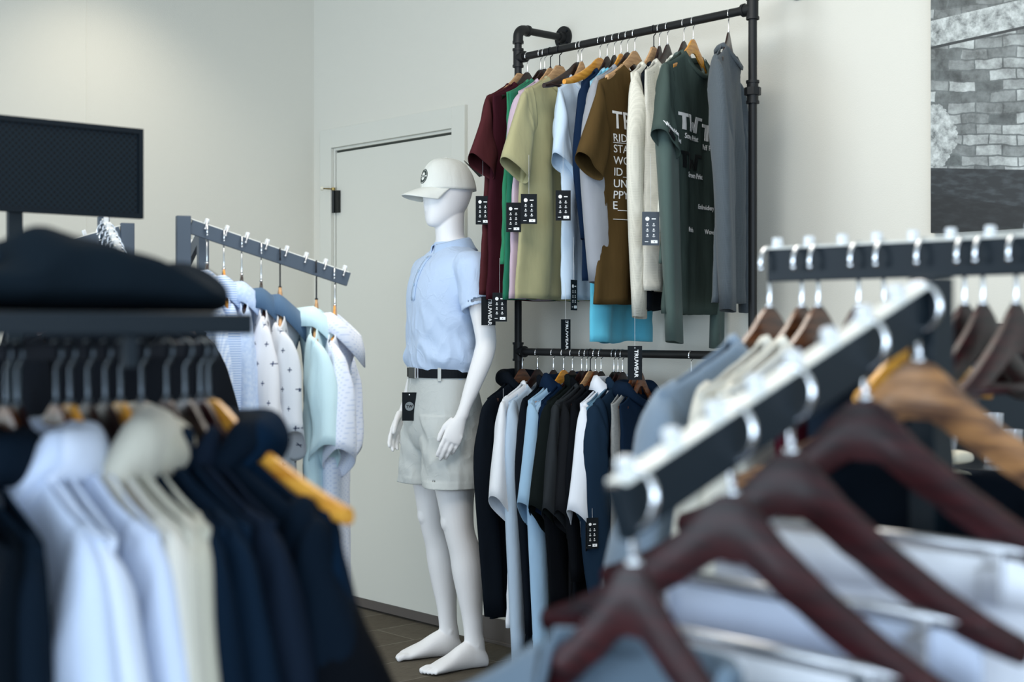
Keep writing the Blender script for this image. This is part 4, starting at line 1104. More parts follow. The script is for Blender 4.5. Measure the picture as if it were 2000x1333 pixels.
# shorts
M_short = fabric((196, 201, 200), 'plain', .8, crease=.14)
shorts = empty('shorts', (MAN[0], MAN[1], 0), MROT, 'light grey knee length chino shorts worn by the mannequin', 'shorts')
mb = MB()
rows = [(.785, -.030, .09, .07), (.81, -.030, .15, .105), (.86, -.030, .182, .124), (.92, -.030, .182, .127), (.99, -.032, .170, .120), (1.05, -.035, .158, .112), (1.088, -.036, .152, .107), (1.100, -.036, .151, .107)]
rings = []
for r in dense(rows, 50, 4):
    ring = ell(0, r[1], r[0], r[2], r[3], 96, 2.4)
    g = .004 * smooth((1.04 - r[0]) / .1)
    rings.append([p + Vector((p.x, p.y - r[1], 0)).normalized() * (wrinkle(p, 13, g) ) for p in ring])
mb.loft(rings)
for sd in (-1, 1):
    rows = [(.080 * sd, -.030, .93, .098, .118), (.092 * sd, -.032, .82, .102, .119), (.103 * sd, -.034, .74, .104, .118), (.108 * sd, -.034, .69, .106, .119), (.110 * sd, -.034, .668, .106, .120)]
    rr = []
    D = dense(rows, 56, 5)
    for i, r in enumerate(D):
        ring = ell(r[0], r[1], r[2], r[3], r[4], 72, 2.3)
        c = Vector((r[0], r[1], r[2]))
        hem = .0016 if .668 < r[2] < .694 else 0
        rr.append([p + (p - c).normalized() * (wrinkle(p, 21 + sd, .008) + hem + .003 * math.sin(p.z * 60 + p.x * 40)) for p in ring])
    last = rr[-1]; c = sum(last, Vector()) / len(last)
    rr.append([c + (p - c) * .92 for p in last]); rr.append([c + (p - c) * .90 + Vector((0, 0, .035)) for p in last])
    mb.loft(rr)
sh = mb.build('shorts_body', M_short, shorts, sm=True)
rm = sh.modifiers.new('remesh', 'REMESH'); rm.mode = 'VOXEL'; rm.voxel_size = .0036; rm.use_smooth_shade = True
sm_ = sh.modifiers.new('smooth', 'SMOOTH'); sm_.factor = .5; sm_.iterations = 3
def band(z0, z1, a, b, cy, t, a0=0, a1=2 * PI, n=72, tiltz=0):
    rings = []
    for i in range(n + 1):
        q = a0 + (a1 - a0) * i / n; 
        c, s_ = math.cos(q), math.sin(q); e = 2 / 2.3
        cx_ = math.copysign(abs(c) ** e, c); sx_ = math.copysign(abs(s_) ** e, s_)
        zz = tiltz * sx_
        rings.append([(cx_ * a, cy + sx_ * b, z0 + zz), (cx_ * (a + t), cy + sx_ * (b + t), z0 + .001 + zz), (cx_ * (a + t), cy + sx_ * (b + t), z1 - .001 + zz), (cx_ * a, cy + sx_ * b, z1 + zz)])
    return rings
mb = MB(); mb.loft(band(1.062, 1.104, .1545, .1095, -.036, .003), False, False); mb.build('waistband', M_short, shorts, sm=False)
belt = empty('belt', (MAN[0], MAN[1], 0), MROT, 'black webbing belt around the waist of the grey shorts', 'belt')
mb = MB(); mb.loft(band(1.066, 1.100, .1585, .1135, -.036, .003), False, False); mb.build('strap', pmat('black_webbing', srgb(12, 17, 24), .6, bump=.3, bscale=900, spec=.15), belt)
mb = MB(); mb.box((-.004, -.1555, 1.083), (.050, .008, .040)); bk = mb.build('buckle', pmat('gunmetal_buckle', srgb(70, 76, 80), .35, .6), belt, bev=.002)
mb = MB(); mb.box((.030, -.1555, 1.083), (.010, .008, .038)); mb.box((.045, -.1535, 1.083), (.004, .006, .038)); mb.build('clasp', M_steel, bk, bev=.001)
for q in (-.62, -2.5, .55, 2.6, 1.57):
    c, s_ = math.cos(q), math.sin(q); e = 2 / 2.3
    x = math.copysign(abs(c) ** e, c) * .1635; y = -.036 + math.copysign(abs(s_) ** e, s_) * .1185
    mb = MB(); mb.box((x, y, 1.082), (.0035, .013, .052), Matrix.Rotation(math.atan2(s_ * .158, c * .113), 3, 'Z')); mb.build('belt_loop', M_short, shorts, bev=.001)
# fly, side pocket welt and inseam stitches as thin strips
shv = BVHTree.FromPolygons([Vector(p) for p in mb.v], mb.f)
hp = Matrix.Rotation(MROT, 4, 'Z') @ Vector((.010, -.172, 1.028, 0))
hang_tag((MAN[0] + hp.x, MAN[1] + hp.y, 1.012), R(-44), 'black hang tag with round grey badge hanging from the mannequin belt', None, 'badge', string=.052, W=.054, H=.104, sdx=.004)

# cap
M_cap = fabric((226, 228, 222), 'plain', .8)
cap = empty('baseball_cap', (MAN[0], MAN[1], 0), MROT, 'white baseball cap with a dark round badge on the mannequin head', 'cap')
mb = MB(); rings = []
CZ = 1.760
for i in range(22):
    t = i / 21; z = CZ + .118 * math.sin(t * PI / 2) ; k = math.cos(t * PI / 2) ** .72 if t < 1 else .02
    k = max(k, .02)
    ring = ell(0, -.008 - .012 * math.sin(t * PI / 2), z, .0835 * k, .106 * k, 72, 2.1)
    rings.append(ring)
r0 = rings[0]
c0 = Vector((0, -.008, CZ))
rings = [[c0 + (p - c0) * .965 + Vector((0, 0, .012)) for p in r0], [c0 + (p - c0) * .97 for p in r0]] + rings
mb.loft(rings, False, True); crown = mb.build('crown', M_cap, cap, sm=True, solid=.0015)
cbv = BVHTree.FromPolygons([Vector(p) for p in mb.v], mb.f)
sb = MB()
for k in range(6):
    a = R(30 + 60 * k); pts = []
    for i in range(22):
        t = i / 21 * .985; kk = math.cos(t * PI / 2) ** .72
        pts.append((math.cos(a) * .0842 * kk, -.008 - .012 * math.sin(t * PI / 2) + math.sin(a) * .1068 * kk, CZ + .1185 * math.sin(t * PI / 2)))
    sb.tube(pts, .0011, 6)
sb.build('seams', M_cap, crown, sm=True)
mb = MB(); mb.ball((0, -.020, CZ + .119), .0075, 14, 8, (1, 1, .6)); mb.build('top_button', M_cap, cap, sm=True)
mb = MB(); rings = []
for i in range(15):
    v = i / 14
    ring = []
    for j in range(41):
        a = R(-162 + 144 * j / 40)
        bx = .0825 * math.cos(a); by = -.008 + .105 * math.sin(a)
        ext = .082 * v * math.cos((a + PI / 2)) ** .55 if abs(a + PI / 2) < PI / 2 else 0
        x = bx * (1 - .05 * v); y = by - ext
        z = CZ + .006 - .030 * v ** 1.3 - .020 * (x / .08) ** 2 * (.4 + .6 * v)
        ring.append((x, y, z))
    rings.append(ring)
mb.loft(rings, False, False, closed=False); brim = mb.build('brim', M_cap, cap, sm=True, solid=.0035)
# round badge on the front panels, lifted just off the crown
bd = MB()
def cap_pt(u, v, off):
    """u sideways, v up on the front of the crown, in metres"""
    az = -PI / 2 + u / .095
    d = Vector((math.cos(az), math.sin(az), 0))
    z = CZ + .048 + v
    o_ = Vector((0, -.014, z)) + d * .3
    h = cbv.ray_cast(o_, -d)
    return (h[0] + d * off) if h[0] else o_
def ring_band(mbx, r0_, r1_, a0, a1, off, n=40):
    A = []
    for i in range(n + 1):
        q = a0 + (a1 - a0) * i / n
        A.append([cap_pt(BU + r0_ * math.cos(q), r0_ * math.sin(q), off), cap_pt(BU + r1_ * math.cos(q), r1_ * math.sin(q), off), cap_pt(BU + r1_ * math.cos(q), r1_ * math.sin(q), off + .0012), cap_pt(BU + r0_ * math.cos(q), r0_ * math.sin(q), off + .0012)])
    mbx.loft(A, True, True)
BU = 0.0
ring_band(bd, .0245, .0272, 0, 2 * PI, .0006)
ring_band(bd, .0150, .0225, R(8), R(172), .0006); ring_band(bd, .0150, .0225, R(188), R(352), .0006)
M_badge = pmat('dark_green_badge', srgb(40, 54, 52), .6)
bo = bd.build('badge', M_badge, cap)
me = text_mesh('badge_text', 'TWC', .0125, M_badge, .03, .0005, 'CENTER')
for v in me.vertices: v.co = cap_pt(v.co.x, v.co.y - .0045, .0008 + v.co.z)
o = bpy.data.objects.new('badge_text', me); col.objects.link(o); o.parent = bo
# dark visor sticker tag behind the crown
ct = MB(); ct.add([(.018, .045, CZ + .112), (.052, .092, CZ + .050), (.020, .122, CZ + .058), (.0195, .045, CZ + .1135), (.0535, .092, CZ + .0515), (.0215, .122, CZ + .0595)], [(0, 1, 2), (5, 4, 3), (0, 3, 4, 1), (1, 4, 5, 2), (2, 5, 3, 0)])
ct.build('paper_tag', M_card, cap)

# ------------------------------------------------------------------ four-way racks
def fourway(name, label, C, ed, posts, metal, tube=(.034, .026), barh=.035, notch=8, base=.34):
    """C centre xy, posts: list of (offset e, offset g, arm dir angle, top z, arm length, end drop, pin side)"""
    root = empty(name, (C[0], C[1], 0), 0, label, 'clothing rack')
    for (px_, py_, ang, top, L, z0, drop, w2) in posts:
        d = Vector((math.cos(ang), math.sin(ang), 0)); s = Vector((-d.y, d.x, 0))
        p = Vector((px_, py_, 0))
        rot = Matrix.Rotation(ang, 3, 'Z')
        mb = MB(); mb.box((p.x, p.y, top / 2), (tube[0], tube[1], top), rot); mb.build('post', metal, root, bev=.0015)
        a = p + d * tube[0] * .5 + Vector((0, 0, z0)); b_ = p + d * (tube[0] * .5 + L) + Vector((0, 0, z0 - drop))
        mb = MB(); mb.bar(a + Vector((0, 0, -barh / 2)), b_ + Vector((0, 0, -barh / 2)), .012, barh); arm = mb.build('arm', metal, root, bev=.001)
        t = (b_ - a).normalized(); up = s.cross(t) * -1
        if up.z < 0: up = -up
        mb = MB(); mb.bar(a + up * .0012, b_ + up * .0012, w2, .0024); mb.build('top_strip', M_strip, arm, bev=.0005)
        for k in range(notch):
            q = a + (b_ - a) * ((k + .75) / notch)
            mb = MB(); mb.box(q + up * .008 + s * .0, (.010, .012, .015), Matrix((t, s, up)).transposed())
            mb.build('notch_block', M_clear, arm, bev=.002)
            mb = MB(); mb.tube([q + up * .008 - s * .006, q + up * .004 - s * .012, q - up * .012 - s * .0125], .0022, 8); mb.ball(q - up * .012 - s * .0125, .0034, 8, 6)
            mb.build('notch_pin', M_steel, arm, auto=50)
    # lower frame: rails between the posts and feet
    n = len(posts)
    for i in range(n):
        a = posts[i]; c = posts[(i + 1) % n]
        for z in (.10, .95):
            mb = MB(); mb.bar((a[0], a[1], z), (c[0], c[1], z), .018, .024); mb.build('frame_bar', metal, root, bev=.001)
    for a in posts:
        d = Vector((a[0], a[1], 0)).normalized()
        mb = MB(); mb.bar(Vector((a[0], a[1], .05)), Vector((a[0], a[1], .05)) + d * base, .03, .022); mb.build('foot', metal, root, bev=.001)
        mb = MB(); e = Vector((a[0], a[1], 0)) + d * (base - .02); mb.tube([(e.x, e.y, 0), (e.x, e.y, .04)], .014, 14); mb.build('levelling_foot', M_blackhook, root, auto=40)
    return root

# far left rack, turned a little in the room
eang = math.atan2(.38, .92)                  # arm heading in camera axes
def cdir(a):                                  # camera-plane angle -> world angle
    v = c2w(math.cos(a), math.sin(a)); return math.atan2(v.y, v.x)
LC = c2w(-.90, 3.58)
offs = [(.05, -.13), (.13, .05), (-.05, .13), (-.13, -.05)]
LP = []
for k, (oe, og) in enumerate(offs):
    X = math.cos(eang) * oe - math.sin(eang) * og; Y = math.sin(eang) * oe + math.cos(eang) * og
    wv = c2w(X, Y)
    top = (1.523, 1.522, 1.520, 1.521)[k]
    LP.append((wv.x, wv.y, cdir(eang + k * PI / 2), top, .40, top - .008, .125, .012))
fourway('four_way_clothing_rack', 'slate grey four-way rack with sloping notched arms standing by the far left wall', (LC.x, LC.y), 0, LP, M_slate)
pL = Vector((LC.x + LP[0][0], LC.y + LP[0][1], 0)); aL = LP[0][2]; dL = Vector((math.cos(aL), math.sin(aL), 0))
def armL_pt(px):
    q = ray_plane(px, 640, (pL.x, pL.y), (pL.x + dL.x, pL.y + dL.y)); s = (q - pL).dot(dL)
    s = (Vector((q.x, q.y, 0)) - pL).dot(dL)
    z = LP[0][5] - .125 * (s - .017) / .40
    return Vector((q.x, q.y, z + .003)), s
SG = 'shirts on the far left rack'; SHG = 'hangers on the far left rack'
far_left = [
 (404, W_dark, 'contour', M_chrome, 'dark wooden hanger nearest the post of the far left rack', dict(rgb=(168, 190, 224), kind='gingham', rgb2=(214, 224, 240), sleeve='short', label='blue gingham shirt closest to the post of the far left rack', L=.74)),
 (437, W_gold, 'contour', M_chrome, 'golden wooden hanger second from the post of the far left rack', dict(rgb=(150, 178, 220), kind='stripe', rgb2=(206, 218, 238), sleeve='short', label='blue and white fine striped shirt on the golden hanger', L=.72)),
 (472, W_dark, 'contour', M_chrome, 'dark wooden hanger third along the far left rack arm', dict(rgb=(150, 180, 222), kind='mottle', rgb2=(216, 226, 242), sleeve='short', label='mottled light blue shirt beside the cross patterned ones', L=.72)),
 (510, W_dark, 'contour', M_chrome, 'dark reddish hanger above the first steel blue collar', dict(rgb=(214, 216, 222), kind='cross', rgb2=(30, 48, 88), rgbc=(76, 104, 134), sleeve='short', label='white polo with navy crosses and steel blue collar, left one of the two', L=.74)),
 (547, W_tan, 'flat', M_blackhook, 'tan flat-topped hanger with a black hook on the far left rack', dict(rgb=(206, 210, 216), kind='cross', rgb2=(34, 50, 80), rgbc=(80, 108, 138), sleeve='short', label='white polo with navy crosses and steel blue placket under the tan hanger', L=.76)),
 (618, W_tan, 'contour', M_blackhook, 'narrow tan hanger seen edge-on beside the end of the sloping arm', dict(rgb=(196, 222, 228), kind='plain', sleeve='short', label='pale mint polo next to the last white polo', L=.72)),
 (654, W_gold, 'contour', M_chrome, 'golden hanger on the last notch of the sloping arm', dict(rgb=(218, 224, 238), kind='dots', rgb2=(196, 206, 228), sleeve='short', label='white polo with fine dots at the low end of the sloping arm', L=.92)),
]
for i, (px, wd, st, hk, hl, g) in enumerate(far_left):
    p, s = armL_pt(px)
    yaw = aL + R(90) + R((-7, -8, -9, -10, -13, -17, -19)[i])
    # hanger width runs across the arm; the garment front looks along the arm towards its low end
    hanger(p, yaw, wd, hl, SHG, style=st, hook=hk, S=.155, hz=-.098, drop=.10, rh=.021)
    cm = fabric(g['rgbc']) if 'rgbc' in g else None
    garment(p, yaw, 'polo_shirt' if i > 2 else 'button_shirt', g['label'], 'shirt', SG, fabric(g['rgb'], g['kind'], rgb2=g.get('rgb2')), S=.180, L=g['L'], T=.026, sleeve=g['sleeve'], collar='polo', hz=-.098, drop=.105, seed=i + 60, ph=.3, cmat=cm, placket=True, w=.165, flare=.42, amp=.008, sb_=1.0, nT=.055, neck=.085)

p4 = Vector((LC.x + LP[3][0], LC.y + LP[3][1], 0)); a4 = LP[3][2]; d4 = Vector((math.cos(a4), math.sin(a4), 0))
for k in range(7):
    s_ = .04 + .055 * k
    p = p4 + d4 * (s_ + .017) + Vector((0, 0, LP[3][5] - .125 * s_ / .40 + .003))
    lab = ('closest to the corner post', 'second from the corner post', 'third from the corner post', 'in the middle', 'third from the arm tip', 'second from the arm tip', 'at the arm tip')[k]
    hanger(p, a4 + R(90), W_dark, 'dark hanger %s on the arm behind the shelf' % lab, 'hangers on the arm behind the shelf', S=.18, hz=-.098, drop=.10, rh=.021)
    garment(p, a4 + R(90), 'long_sleeve_shirt', 'black shirt %s, hanging behind the shelf rack' % lab, 'shirt', 'black shirts behind the shelf rack', fabric((12 + k, 16 + k, 22 + k)), S=.20, L=.8, T=.022, sleeve='long', collar='mock', hz=-.098, drop=.105, seed=200 + k, ph=.3, w=.22, lsl=.6)

# right foreground rack: sloping arm towards the camera and a level arm behind it
M_near = M_darkslate
RC = (1.362, .548)
RP_ = [(-.212, .164, PI, 1.296, .395, 1.287, .150, .021), (-.164, -.212, -PI / 2, 1.30, .38, 1.285, .15, .016), (.212, -.164, 0, 1.30, .38, 1.285, .15, .016), (.164, .212, PI / 2, 1.38, .412, 1.354, .0, .016)]
fourway('four_way_clothing_rack', 'dark slate rack with a steeply sloping notched arm reaching to the front', RC, 0, RP_, M_near, barh=.043)
def armN(px):
    y0 = RC[1] + .164
    q = ray_plane(px, 640, (0, y0), (1, y0)); s = (RC[0] - .212 - .017) - q.x
    return Vector((q.x, q.y, 1.287 - .150 * s / .395 + .004)), s
def armT(px):
    x0 = RC[0] + .164
    q = ray_plane(px, 640, (x0, 0), (x0, 1)); return Vector((q.x, q.y, 1.354 + .003))

NG = 'garments on the sloping front arm'; NHG = 'hangers on the sloping front arm'
TGp = 'garments on the level arm'; THG = 'hangers on the level arm'

def trousers(loc, yaw, label, mat_, z0, half=.17, L=.55, T=.014, seed=1, name='folded_trousers'):
    root = empty(name, loc, yaw, label, 'trousers', NG)
    rings = []
    for i in range(24):
        v = i / 23; z = z0 - L * v
        ring = []
        for j in range(56):
            a = 2 * PI * j / 56
            x = half * math.cos(a) * (1 + .04 * v)
            y = (T * (.35 + .65 * smooth(v * 3))) * math.copysign(abs(math.sin(a)) ** .6, math.sin(a)) + .010 * smooth(v * 2) * math.sin(x * 22 + seed)
            y += .005 * noise.noise(Vector((x * 12, z * 6, seed)))
            ring.append((x, y, z + .004 * noise.noise(Vector((x * 20, seed, 0)))))
        rings.append(ring)
    mb = MB(); mb.loft(rings, True, True); mb.build('cloth', mat_, root, sm=True)
    rg = []
    for (dz, k) in ((.004, 1.0), (.004, 1.02), (-.034, 1.02), (-.034, 1.0)):
        rg.append([Vector((half * k * math.cos(2 * PI * j / 56), (T * .5 + .004 * (k > 1)) * math.copysign(abs(math.sin(2 * PI * j / 56)) ** .6, math.sin(2 * PI * j / 56)), z0 + dz)) for j in range(56)])
    mb = MB(); mb.loft(rg, False, False); mb.build('waistband', mat_, root, sm=True)
    return root

near = [
 (1238, W_maroon, 'reddish brown hanger in the neck of the blue grey sweatshirt at the very front', 'sweat'),
 (1430, W_maroon, 'dark maroon clip hanger with a deep curved shoulder, next after the sweatshirt hanger', 'pants'),
 (1545, W_maroon, 'dark maroon clip hanger with its pointed tip at the lower right', 'pants'),
 (1690, W_maroon, 'glossy dark maroon hanger catching a long blue window reflection', 'pants'),
 (1795, W_oak, 'tan hanger with mottled wood grain beside the dark rack post', None),
]
WH = fabric((238, 240, 246), 'plain', .8)
WH2 = fabric((226, 232, 244), 'plain', .8)
WH3 = fabric((196, 206, 226), 'plain', .8)
for i, (px, wd, hl, kd) in enumerate(near):
    p, s = armN(px)
    yaw = R(-90)
    hanger(p, yaw, wd, hl, NHG, S=.205 if kd != 'sweat' else .14, hz=-.070, drop=.118, rh=.021, hookr=.0030, th=.010, hk=1.15, crossbar=(kd == 'pants'), clips=(kd == 'pants'))
    if kd == 'sweat':
        garment(p, yaw, 'hooded_sweatshirt', 'blue grey sweatshirt on the reddish brown hanger at the very front', 'sweatshirt', NG, fabric((104, 122, 138), 'plain'), S=.205, L=.72, T=.04, sleeve='long', collar='crew', seed=101, hz=-.078, drop=.125, neck=.085, nT=.055, flare=1.8, w=.25, nd=.09, sb_=1.4, amp=.010)
    elif kd == 'pants':
        trousers(p, yaw, ['', 'white trousers clipped to the hanger next after the front sweatshirt', 'pale bluish white trousers under the hanger with the pointed tip', 'white trousers under the glossy maroon hanger'][i], [None, WH, WH3, WH][i], -.070 - .118 * .86 - .012 - .012, half=.168, seed=i * 3)
p, s = armN(1795)
garment(p, R(-90), 'dark_jacket', 'black jacket on the mottled tan hanger beside the rack post', 'jacket', NG, fabric((16, 24, 34)), S=.20, L=.62, T=.02, sleeve='none', collar='none', seed=108, hz=-.082, drop=.125, neck=.12, nd=.12)

lev = [
 (1503, W_brown, 'brown hanger at the free end of the level arm', dict(rgb=(128, 144, 160), label='blue grey sweater at the free end of the level arm', L=.70, sleeve='long', w=.25, flare=2.4, S=.235, sb_=1.4)),
 (1566, W_brown, 'second brown hanger from the free end of the level arm', dict(rgb=(204, 200, 188), label='cream sweater directly in front of the blue grey one', L=.66, sleeve='long', S=.225, w=.23, flare=1.8)),
 (1598, W_brown, 'third brown hanger from the free end of the level arm', dict(rgb=(212, 208, 196), label='second cream sweater between cream and maroon garments', L=.66, sleeve='long', S=.22, w=.23, flare=1.5)),
 (1677, W_maroon, 'maroon hanger after the brown ones on the level arm', dict(rgb=(74, 22, 34), label='maroon top squeezed behind the sloping front arm', L=.60, sleeve='none', S=.19, w=.2)),
 (1726, W_brown, 'brown hanger with a bright edge just left of the dark rack post', dict(rgb=(28, 38, 50), label='dark navy top behind the sloping front arm', L=.60, sleeve='none', S=.17, w=.2)),
 (1806, W_gold, 'golden hanger on the level arm crossing behind the dark rack post', dict(rgb=(18, 26, 34), label='black top on the golden hanger of the level arm', L=.55, sleeve='none', S=.15, w=.2, neck=.12)),
 (1884, W_maroon, 'dark maroon hanger just right of the dark rack post', dict(rgb=(10, 14, 18), label='black top just right of the dark rack post', L=.60, sleeve='none', S=.17, w=.2, neck=.11)),
 (1920, W_maroon, 'dark maroon hanger with a wide pale-edged shoulder right of the post', dict(rgb=(14, 18, 24), label='black top on the wide-shouldered maroon hanger', L=.60, sleeve='none', S=.17, w=.2, neck=.11)),
 (1985, W_maroon, 'dark maroon hanger at the right border of the view', dict(rgb=(12, 16, 22), label='black top at the right border of the view', L=.60, sleeve='none', S=.17, w=.2, neck=.11)),
]
for i, (px, wd, hl, g) in enumerate(lev):
    p = armT(px)
    kw = {k: v for k, v in g.items() if k not in ('rgb', 'label')}
    kw.setdefault('S', .205)
    hanger(p, R(4), wd, hl, THG, crossbar=i > 4, S=.160, hz=-.080, drop=.10, rh=.021, hookr=.0028, th=.009, hk=1.25)
    if i < 5: garment(p, R(4), 'sweater' if g['sleeve'] == 'long' else 'hanging_top', g['label'], 'sweater' if g['sleeve'] == 'long' else 'shirt', TGp, fabric(g['rgb']), T=.017, hz=-.084, seed=120 + i, collar='crew' if i < 5 else 'none', ph=.7, amp=.008, **kw)

# ------------------------------------------------------------------ left foreground rack with a shelf
KY = 1.38
kr = empty('shelf_top_clothing_rack', (.1, KY, 0), 0, 'dark rack with a shelf on top of its hanging rail at the left front', 'clothing rack')
def kp(x, y, z): return (x - .1, y - KY, z)
mb = MB(); mb.box(kp(.018, 1.38, 1.2535), (1.436, .36, .021)); mb.build('shelf', M_darkslate, kr, bev=.002)
mb = MB(); mb.box(kp(.145, KY, 1.226), (1.29, .014, .017)); mb.build('rail', M_blackhook, kr, bev=.001)
for x in (-.62, .50):
    mb = MB(); mb.box(kp(x, KY, .62), (.03, .03, 1.24)); mb.build('post', M_darkslate, kr, bev=.001)
    mb = MB(); mb.box(kp(x, KY, .02), (.04, .5, .03)); mb.build('foot', M_darkslate, kr, bev=.002)
mb = MB(); mb.box(kp(.612, 1.215, 1.228), (.012, .012, .030)); mb.build('bracket', M_darkslate, kr, bev=.001)
KG = 'garments on the left front rack'; KHG = 'hangers on the left front rack'
def rail_k(px):
    q = ray_plane(px, 640, (0, KY), (1, KY)); return Vector((q.x, q.y, 1.2345 + .002))
NAVY = (12, 28, 44); INK = (6, 14, 22)
M_darkhook = pmat('dark_steel_hook', (.10, .12, .14, 1), .35, .9)
front_left = [
 (-150, W_dark, 'dark hanger partly cut by the left border', dict(rgb=INK, label='black sweatshirt cut by the left border', collar='hood')),
 (-95, W_dark, 'dark hanger inside the black sweatshirt at the left border', dict(rgb=(14, 26, 38), label='blue black sweatshirt just inside the left border', collar='hood')),
 (12, W_brown, 'brown hanger at the left border of the shelf rack', dict(rgb=(196, 208, 230), label='pale blue white hooded sweatshirt, first light one from the left', collar='hood')),
 (34, W_dark, 'dark hanger behind the first brown one of the shelf rack', dict(rgb=(206, 214, 230), label='white hooded sweatshirt directly behind the first light one', collar='hood')),
 (110, W_brown, 'brown hanger between the white and grey white sweatshirts', dict(rgb=(190, 200, 220), label='grey white sweatshirt with a rounded shoulder in the middle', collar='crew')),
 (137, W_gold, 'golden brown hanger above the first beige sweatshirt', dict(rgb=(206, 202, 192), label='ivory sweatshirt between the grey white and beige ones', collar='crew')),
 (172, W_dark, 'dark hanger inside the big beige hood', dict(rgb=(188, 184, 170), label='beige hooded sweatshirt with the tallest hood', collar='hood', hood=.042)),
 (206, W_dark, 'dark hanger after the big beige hood', dict(rgb=(180, 176, 160), label='sand coloured hooded sweatshirt, last of the light ones', collar='hood')),
 (236, W_gold, 'golden hanger just before the navy jackets', dict(rgb=NAVY, label='navy jacket right behind the last beige sweatshirt', collar='mock')),
 (277, W_dark, 'dark hanger between the first two navy jackets', dict(rgb=(14, 30, 46), label='second navy jacket with a small silver snap', collar='mock')),
 (326, W_maroon, 'reddish dark hanger showing above the navy collars', dict(rgb=(20, 30, 44), label='black blue fleece jacket behind the second navy jacket', collar='mock')),
 (362, W_dark, 'large dark brown hanger peak near the rail end', dict(rgb=(10, 22, 34), label='black padded coat with a bulky sleeve at the rail end', collar='hood', puff=.004, S=.215, flare=3.0, T=.032)),
 (392, W_maroon, 'rounded dark hanger in front of the bright golden one', dict(rgb=(8, 30, 50), label='dark blue shell jacket with hood in front of the last black coat', collar='hood', S=.215, flare=2.6, T=.03)),
 (408, W_gold, 'golden hanger with its bare tip poking out of the last black coat', dict(rgb=(8, 12, 18), label='last black padded coat on the shelf rack, golden tip showing', collar='none', puff=.006, S=.195, flare=6.0, T=.034, L=.9, hoff=.03)),
]
for i, (px, wd, hl, g) in enumerate(front_left):
    p = rail_k(px)
    kw = {k: v for k, v in g.items() if k not in ('rgb', 'label', 'hoff')}
    kw.setdefault('S', .212); kw.setdefault('T', .020); kw.setdefault('L', .75); kw.setdefault('flare', 1.5)
    yaw = R(-90 + (6 if i > 10 else 0))
    hanger(p, yaw, wd, hl, KHG, S=.150 if i < 13 else .235, hz=-.064, drop=.10, rh=.0125, hookr=.0019, th=.008, hook=M_darkhook)
    garment(p, yaw, 'padded_coat' if 'coat' in g['label'] else ('zip_jacket' if 'jacket' in g['label'] else 'hooded_sweatshirt'), g['label'], 'coat' if 'coat' in g['label'] else ('jacket' if 'jacket' in g['label'] else 'sweatshirt'), KG, fabric(g['rgb']), sleeve='long', hz=-.073 if i < 11 else -.070, drop=.105, seed=140 + i, ph=.9, amp=.010, lsl=.60, w=.21, neck=.09, nT=.03, **kw)

# folded jackets on the shelf
def blob_cloth(name, label, cat, loc, half, mat_, seed, rz=0, group=None, fold=.004):
    root = empty(name, loc, rz, label, cat, group)
    mb = MB(); rings = []
    NU, NW = 64, 40
    for i in range(NU + 1):
        u = -1 + 2 * i / NU
        ring = []
        prof = (1 - abs(u) ** 3.2) ** .42 if abs(u) < 1 else 0.0
        for j in range(NW):
            a = 2 * PI * j / NW
            y = half[1] * math.copysign(abs(math.cos(a)) ** .7, math.cos(a)) * max(.02, prof ** .5)
            zz = half[2] * (1 + math.copysign(abs(math.sin(a)) ** .7, math.sin(a))) * max(.02, prof)
            x = u * half[0]
            q = Vector((x * 9, y * 9, seed))
            f = noise.noise(q) + .5 * noise.noise(q * 2.3)
            zz *= 1 + .42 * f * (math.sin(a) > 0)
            zz += fold * math.sin(y * 60 + x * 25 + 2 * f) * (math.sin(a) > .1) * prof
            ring.append((x, y + .012 * noise.noise(q * 1.4 + Vector((0, 0, 9))), max(.0, zz)))
        rings.append(ring)
    mb.loft(rings); mb.build('folded_cloth', mat_, root, sm=True, sub=1)
    return root
SZ = 1.264
bc = blob_cloth('folded_jacket', 'black folded fleece jacket heaped on the shelf at the left front', 'jacket', (.515, 1.36, SZ), (.245, .14, .031), fabric((22, 32, 40)), 3, fold=.011)
mb = MB(); rings = []
for i in range(20):                        # rolled collar and a sleeve fold across the heap
    t = i / 19; c = Vector((-.20 + .30 * t, -.085 - .02 * math.sin(t * 5), .030 + .014 * math.sin(t * 3.4)))
    rings.append([c + Vector((0, .020 * math.cos(2 * PI * j / 14), .017 * math.sin(2 * PI * j / 14))) * (1 + .3 * noise.noise(Vector((t * 6, j * .4, 2)))) * (.6 + .6 * math.sin(PI * min(1, t + .05))) for j in range(14)])
mb.loft(rings); mb.build('sleeve', fabric((16, 36, 52)), bc, sm=True, sub=1)

# sign holder above another stand behind
sg_p = Vector((1.347, 2.619)); sx0 = .835
M_perf = bpy.data.materials.new('perforated_panel'); M_perf.use_nodes = True; nt = M_perf.node_tree
b = nt.nodes['Principled BSDF']; b.inputs['Roughness'].default_value = .5; b.inputs['Specular IOR Level'].default_value = .15
tc = nt.nodes.new('ShaderNodeTexCoord'); sp = nt.nodes.new('ShaderNodeSeparateXYZ'); nt.links.new(tc.outputs['Object'], sp.inputs[0])
K_ = 2 * PI / .0125
a1 = math_node(nt, 'SINE', math_node(nt, 'MULTIPLY', sp.outputs[0], K_)); a2 = math_node(nt, 'SINE', math_node(nt, 'MULTIPLY', sp.outputs[2], K_))
hole = math_node(nt, 'GREATER_THAN', math_node(nt, 'MULTIPLY', a1, a2), .18)
mx = nt.nodes.new('ShaderNodeMix'); mx.data_type = 'RGBA'; mx.inputs[6].default_value = srgb(13, 26, 35); mx.inputs[7].default_value = srgb(2, 5, 9)
nt.links.new(hole, mx.inputs[0]); nt.links.new(mx.outputs[2], b.inputs['Base Color'])
